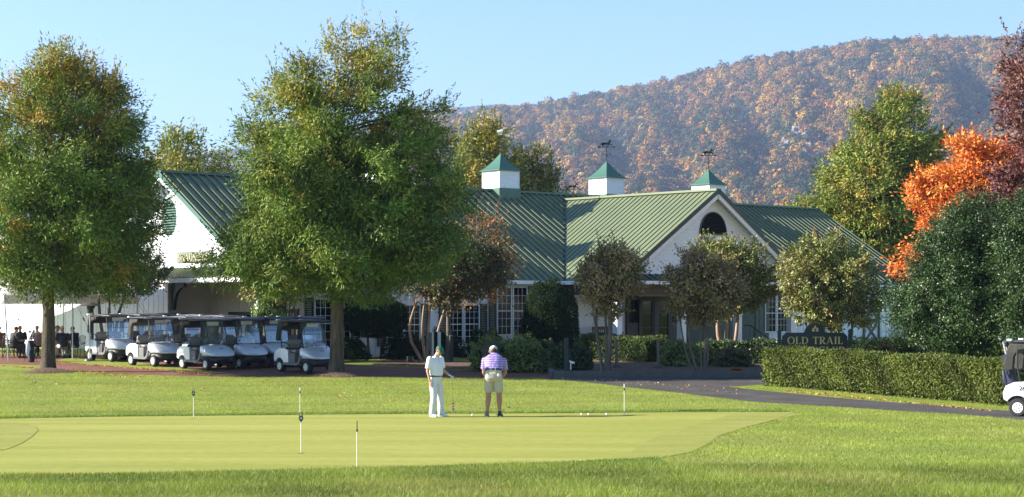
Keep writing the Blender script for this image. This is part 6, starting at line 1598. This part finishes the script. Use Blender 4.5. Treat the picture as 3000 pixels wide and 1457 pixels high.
# ------------------------------------------------------------------ mountain with its autumn forest, far hill
def ridge(rows):
    r = np.array(rows, float); return lambda px: np.interp(px, r[:, 0], r[:, 1])
R1 = ridge([(-900, 640), (0, 640), (600, 560), (1000, 430), (1200, 365), (1320, 338), (1420, 322), (1500, 312), (1600, 296), (1700, 280), (1800, 258), (1900, 240), (2000, 213), (2100, 190), (2200, 168), (2300, 152), (2400, 138), (2500, 124), (2600, 112), (2700, 108), (2800, 106), (2900, 110), (3000, 102), (3200, 96), (3900, 90)])
YB, YR = 1450.0, 3050.0
def mz(px, s):
    """height of the mountain at photo column px, s = 0 foot .. 1 crest"""
    yr = YR + 95 * np.sin(px * .004); top = CAMZ + (HZ - 20 - R1(px)) / F * yr
    prof = np.clip(s, 0, 1) ** .95
    bump = 26 * np.sin(px * .011 + s * 5) * np.sin(s * 6 + px * .006) * np.sin(np.pi * np.clip(s, 0, 1)) + 13 * np.sin(px * .03 + 2 * s) * np.sin(np.pi * np.clip(s, 0, 1))
    return .81 + (top - .81) * prof + bump
def my(px, s): return YB + (YR + 95 * np.sin(px * .004) - YB) * s
pxs = np.linspace(-900, 3900, 97); ss = np.linspace(0, 1, 31)
vs = []
for s in ss:
    y = my(pxs, s); vs.append(np.stack([(pxs - 1500) / F * y, y, mz(pxs, s)], 1))
y = my(pxs, 1.0) + 500; vs.append(np.stack([(pxs - 1500) / F * y, y, np.full_like(y, -5.0)], 1))
vs = np.concatenate(vs); n = len(pxs); q = [(j * n + i, j * n + i + 1, (j + 1) * n + i + 1, (j + 1) * n + i) for j in range(len(ss)) for i in range(n - 1)]
M['forest_floor'] = mat('forest_floor', (.06, .05, .03), 1.0, noise=((.03, .035, .02), .05, .3, .7))
o = raw_mesh('mountain', vs, 4, np.array(q).ravel(), M['forest_floor'], None, None, True); tag(o, kind='structure')
AUT = [(.43, .205, .04), (.52, .28, .05), (.33, .165, .045), (.38, .25, .06), (.27, .165, .055), (.50, .32, .08)]
DRK = [(.055, .08, .03), (.075, .10, .035), (.11, .11, .04), (.14, .09, .05), (.09, .105, .04), (.16, .13, .055)]
def forest(name, cen, rad, hgt, cols, per, seed, leaf=.30):
    rng = np.random.default_rng(seed); n = len(cen); idx = np.repeat(np.arange(n), per); N = n * per
    u = rng.normal(size=(N, 3)); u[:, 2] = np.abs(u[:, 2]) * 1.1 - .25; u = unit(u)
    lump = 1 + .22 * np.sin(u[:, 0] * 5 + idx) * np.sin(u[:, 1] * 5 + idx * 1.7) + .16 * np.sin(u[:, 2] * 8 + idx * .7)
    c = u * np.stack([rad[idx], rad[idx], hgt[idx] * .5], 1) * (lump * rng.uniform(.80, 1.04, N))[:, None]; c[:, 2] += hgt[idx] * .55; c += cen[idx]
    nrm = unit(u + rng.normal(size=(N, 3)) * .38); a = unit(np.cross(nrm, rng.normal(size=(N, 3)))); b = np.cross(nrm, a)
    sz = (rad[idx] * leaf * rng.uniform(.7, 1.5, N))[:, None]
    v = np.stack([c + a * sz, c + b * sz * .8, c - a * sz, c - b * sz * .8], 1)
    cc = cols[idx] * rng.uniform(.75, 1.25, (N, 1))
    o = raw_mesh(name, v.reshape(-1, 3), 4, np.arange(N * 4), M['leaf_far'], None, cc); return tag(o, kind='stuff')
rng = np.random.default_rng(3)
def scatter(p0, p1, n, pw):
    px = rng.uniform(p0, p1, n); s = rng.uniform(.06, 1.0, n) ** pw; y = my(px, s); return px, s, np.stack([(px - 1500) / F * y + rng.normal(size=n) * 2, y, mz(px, s)], 1)
px, s, cen = scatter(1150, 3150, 18000, .8)
pe = np.concatenate([np.linspace(1150, 3100, 330)]); se = np.full(330, 1.0) - rng.uniform(0, .012, 330); ye_ = my(pe, se)
cen = np.concatenate([cen, np.stack([(pe - 1500) / F * ye_, ye_, mz(pe, se)], 1)]); px = np.concatenate([px, pe]); s = np.concatenate([s, se])
patchn = np.sin(px * .009 + s * 9) + np.sin(px * .021 - s * 14 + 1) + .8 * np.sin(px * .05 + s * 31)
pa = np.clip(.46 + .17 * patchn + .24 * (s - .45), .12, .9); isA = rng.uniform(0, 1, len(px)) < pa
cols = np.where(isA[:, None], pick_cols(AUT, len(px), rng, .2), pick_cols(DRK, len(px), rng, .25))
rad = 3.2 + 5.2 * rng.uniform(0, 1, len(px)) ** 1.6; hgt = rad * rng.uniform(1.5, 2.9, len(px)); hgt = np.where(s > .985, hgt * .8, hgt)
cen[:, 2] -= 3
forest('mountain_forest', cen, rad, hgt, cols * .78, 125, 8, .18)
px2, s2, cen2 = scatter(3150, 3900, 3600, .8); px3, s3, cen3 = scatter(700, 1150, 2200, .8); cen2 = np.concatenate([cen2, cen3]); n2_ = len(cen2)
col2 = np.where((rng.uniform(0, 1, n2_) < .45)[:, None], pick_cols(AUT, n2_, rng, .2), pick_cols(DRK, n2_, rng, .25)); rad2 = rng.uniform(5, 10, n2_); cen2[:, 2] -= 3
forest('mountain_forest', cen2, rad2, rad2 * 2, col2 * .86, 70, 12, .26)
# grey rock outcrop on the slope
rr_ = random.Random(6); mb = MB()
for k in range(26):
    pxr = rr_.uniform(2290, 2400); s_ = rr_.uniform(.36, .47); yy = float(my(pxr, s_)); c = Vector(((pxr - 1500) / F * yy, yy - 3, float(mz(pxr, s_)) + 7)); r = rr_.uniform(2.5, 5.5)
    mb.ball(c, r * 1.3, r, r * 1.0, 7, 5, Matrix.Rotation(rr_.uniform(0, 3), 3, 'Z'))
tag(mb.build('rock_slope', mat('grey_rock', (.20, .19, .18), .9, bump=(.3, 1, .5))), kind='structure')
# far hill
R2 = ridge([(-900, 500), (200, 490), (480, 478), (580, 464), (640, 445), (720, 442), (900, 420), (1100, 372), (1240, 338), (1320, 326), (1400, 318), (1470, 316), (1530, 320), (1650, 340), (2200, 420), (3900, 600)])
Y2 = 3600.0; vs = []
pxs = np.linspace(-900, 3900, 140)
for s_ in np.linspace(0, 1, 16):
    y = np.full_like(pxs, 4000 + 1600 * s_); top = CAMZ + (HZ - 14 - R2(pxs)) / F * 5600; vs.append(np.stack([(pxs - 1500) / F * y, y, .81 + (top - .81) * s_ ** .9 + 8 * np.sin(pxs * .02 + s_ * 9) * np.sin(np.pi * s_)], 1))
y = np.full_like(pxs, 6600.0); vs.append(np.stack([(pxs - 1500) / F * y, y, np.full_like(y, -5.0)], 1)); vs = np.concatenate(vs); n = len(pxs)
q = [(j * n + i, j * n + i + 1, (j + 1) * n + i + 1, (j + 1) * n + i) for j in range(16) for i in range(n - 1)]
o = raw_mesh('far_hill', vs, 4, np.array(q).ravel(), M['forest_floor'], None, None, True); tag(o, kind='structure')
rng = np.random.default_rng(9); k = 3800; px = np.concatenate([rng.uniform(-300, 1100, 2100), rng.uniform(1100, 1640, 1700)]); s_ = rng.uniform(.45, 1, k) ** .6
s_[::6] = 1.0
y = 4000 + 1600 * s_; top = CAMZ + (HZ - 14 - R2(px)) / F * 5600; cen = np.stack([(px - 1500) / F * y, y, .81 + (top - .81) * s_ ** .9 + 8 * np.sin(px * .02 + s_ * 9) * np.sin(np.pi * s_) - 3], 1)
isA = rng.uniform(0, 1, k) < .45; cols = np.where(isA[:, None], pick_cols(AUT, k, rng), pick_cols(DRK, k, rng)); rad = rng.uniform(9, 15, k)
forest('far_forest', cen, rad, rad * 1.7, cols, 40, 10, .42)

# ------------------------------------------------------------------ grass blades
from mathutils.geometry import tessellate_polygon
def inpoly(px, py, poly):
    ins = np.zeros(len(px), bool); k = len(poly); j = k - 1
    for i in range(k):
        xi, yi = poly[i]; xj, yj = poly[j]; c = ((yi > py) != (yj > py)) & (px < (xj - xi) * (py - yi) / ((yj - yi) + 1e-9) + xi); ins ^= c; j = i
    return ins
BLOCK = [GREEN_PX, ROAD_PX, [(x, y) for x, y in PATH_PX], [(1600, 1112), (1622, 1090), (2260, 1100), (2260, 1112)]]
def blades(name, y0, y1, n, h, w, cols, seed, lean=.45, extra=None):
    rng = np.random.default_rng(seed); y = np.sqrt(rng.uniform(y0 * y0, y1 * y1, n)); px = rng.uniform(-60, 3060, n); x = (px - 1500) / F * y
    z = gz(x, y); py = HZ + (CAMZ - z) / y * F; keep = np.ones(n, bool)
    for b in BLOCK: keep &= ~inpoly(px, py, b)
    if extra is not None: keep &= extra(px, py)
    x, y, z = x[keep], y[keep], z[keep]; n = len(x)
    patch = np.sin(x * .9 + 1) * np.sin(y * 1.3) + np.sin(x * 2.3 + y * .7) * .6 + np.sin(y * 3.1 - x * .4) * .5
    a = rng.uniform(0, 2 * np.pi, n); hh = h * rng.uniform(.5, 1.35, n) * (1 + .22 * patch); ln = rng.normal(size=(n, 2)) * lean * hh[:, None]
    v = np.empty((n, 3, 3)); ww = w * rng.uniform(.7, 1.3, n) / 2
    v[:, 0] = np.stack([x - ww * np.cos(a), y - ww * np.sin(a), z], 1); v[:, 1] = np.stack([x + ww * np.cos(a), y + ww * np.sin(a), z], 1); v[:, 2] = np.stack([x + ln[:, 0], y + ln[:, 1], z + hh], 1)
    c = pick_cols(cols, n, rng, .14); c *= (1 + .20 * patch)[:, None]; dry = np.clip(np.sin(x * .55 + 2.1) * np.sin(y * .8 + x * .3) - .45, 0, 1)[:, None]; c = c * (1 - dry * .6) + np.array([.38, .33, .14]) * dry * .6
    o = raw_mesh(name, v.reshape(-1, 3), 3, np.arange(n * 3), M['blade'], None, np.clip(c, .01, .9)); return tag(o, kind='stuff')
GC = [(.215, .29, .045), (.255, .315, .052), (.285, .32, .062), (.33, .335, .095), (.19, .26, .04)]
blades('grass', 23.5, 30.0, 190000, .075, .009, [(.165, .24, .036), (.20, .27, .044), (.245, .29, .056), (.31, .32, .095), (.12, .19, .028)], 1, .6)
blades('grass', 30.0, 45.2, 170000, .038, .010, GC, 2)
blades('grass', 44.5, 64.0, 190000, .030, .013, GC, 3)
# longer darker fringe along the back and front edge of the green
def fringe(name, pix, n, h, seed, wid):
    rng = np.random.default_rng(seed); pts = np.array([[*G(*p)] for p in pix]); seg = np.linalg.norm(np.diff(pts, axis=0), axis=1); cum = np.concatenate([[0], np.cumsum(seg)])
    t = rng.uniform(0, cum[-1], n); x = np.interp(t, cum, pts[:, 0]); y = np.interp(t, cum, pts[:, 1]) + wid * rng.uniform(0, 1, n) ** 1.5; z = gz(x, y)
    a = rng.uniform(0, 6.28, n); hh = h * rng.uniform(.5, 1.3, n); ln = rng.normal(size=(n, 2)) * .4 * hh[:, None]; ww = .008 * rng.uniform(.7, 1.4, n)
    v = np.empty((n, 3, 3)); v[:, 0] = np.stack([x - ww * np.cos(a), y - ww * np.sin(a), z], 1); v[:, 1] = np.stack([x + ww * np.cos(a), y + ww * np.sin(a), z], 1); v[:, 2] = np.stack([x + ln[:, 0], y + ln[:, 1], z + hh], 1)
    o = raw_mesh(name, v.reshape(-1, 3), 3, np.arange(n * 3), M['blade'], None, pick_cols([(.15, .235, .04), (.185, .27, .048), (.12, .20, .032), (.225, .29, .06)], n, rng)); return tag(o, kind='stuff')
fringe('fringe_grass', GREEN_PX[0:9], 22000, .05, 21, .8)
fringe('fringe_grass', GREEN_PX[15:23], 20000, .055, 22, -1.3)

# ------------------------------------------------------------------ haze
mb = MB(); mb.box(-5200, 5200, -40, 7000, -8, 760)
hz = mb.build('haze', bpy.data.materials.new('haze'))
m = hz.data.materials[0]; m.use_nodes = True; nt = m.node_tree; nt.nodes.remove(nt.nodes['Principled BSDF'])
pv = nt.nodes.new('ShaderNodeVolumePrincipled'); pv.inputs['Color'].default_value = (.50, .66, 1.0, 1); pv.inputs['Density'].default_value = .000122; pv.inputs['Anisotropy'].default_value = .25
nt.links.new(pv.outputs[0], nt.nodes['Material Output'].inputs['Volume'])
m.cycles.homogeneous_volume = True
hz.visible_shadow = True
tag(hz, kind='stuff')
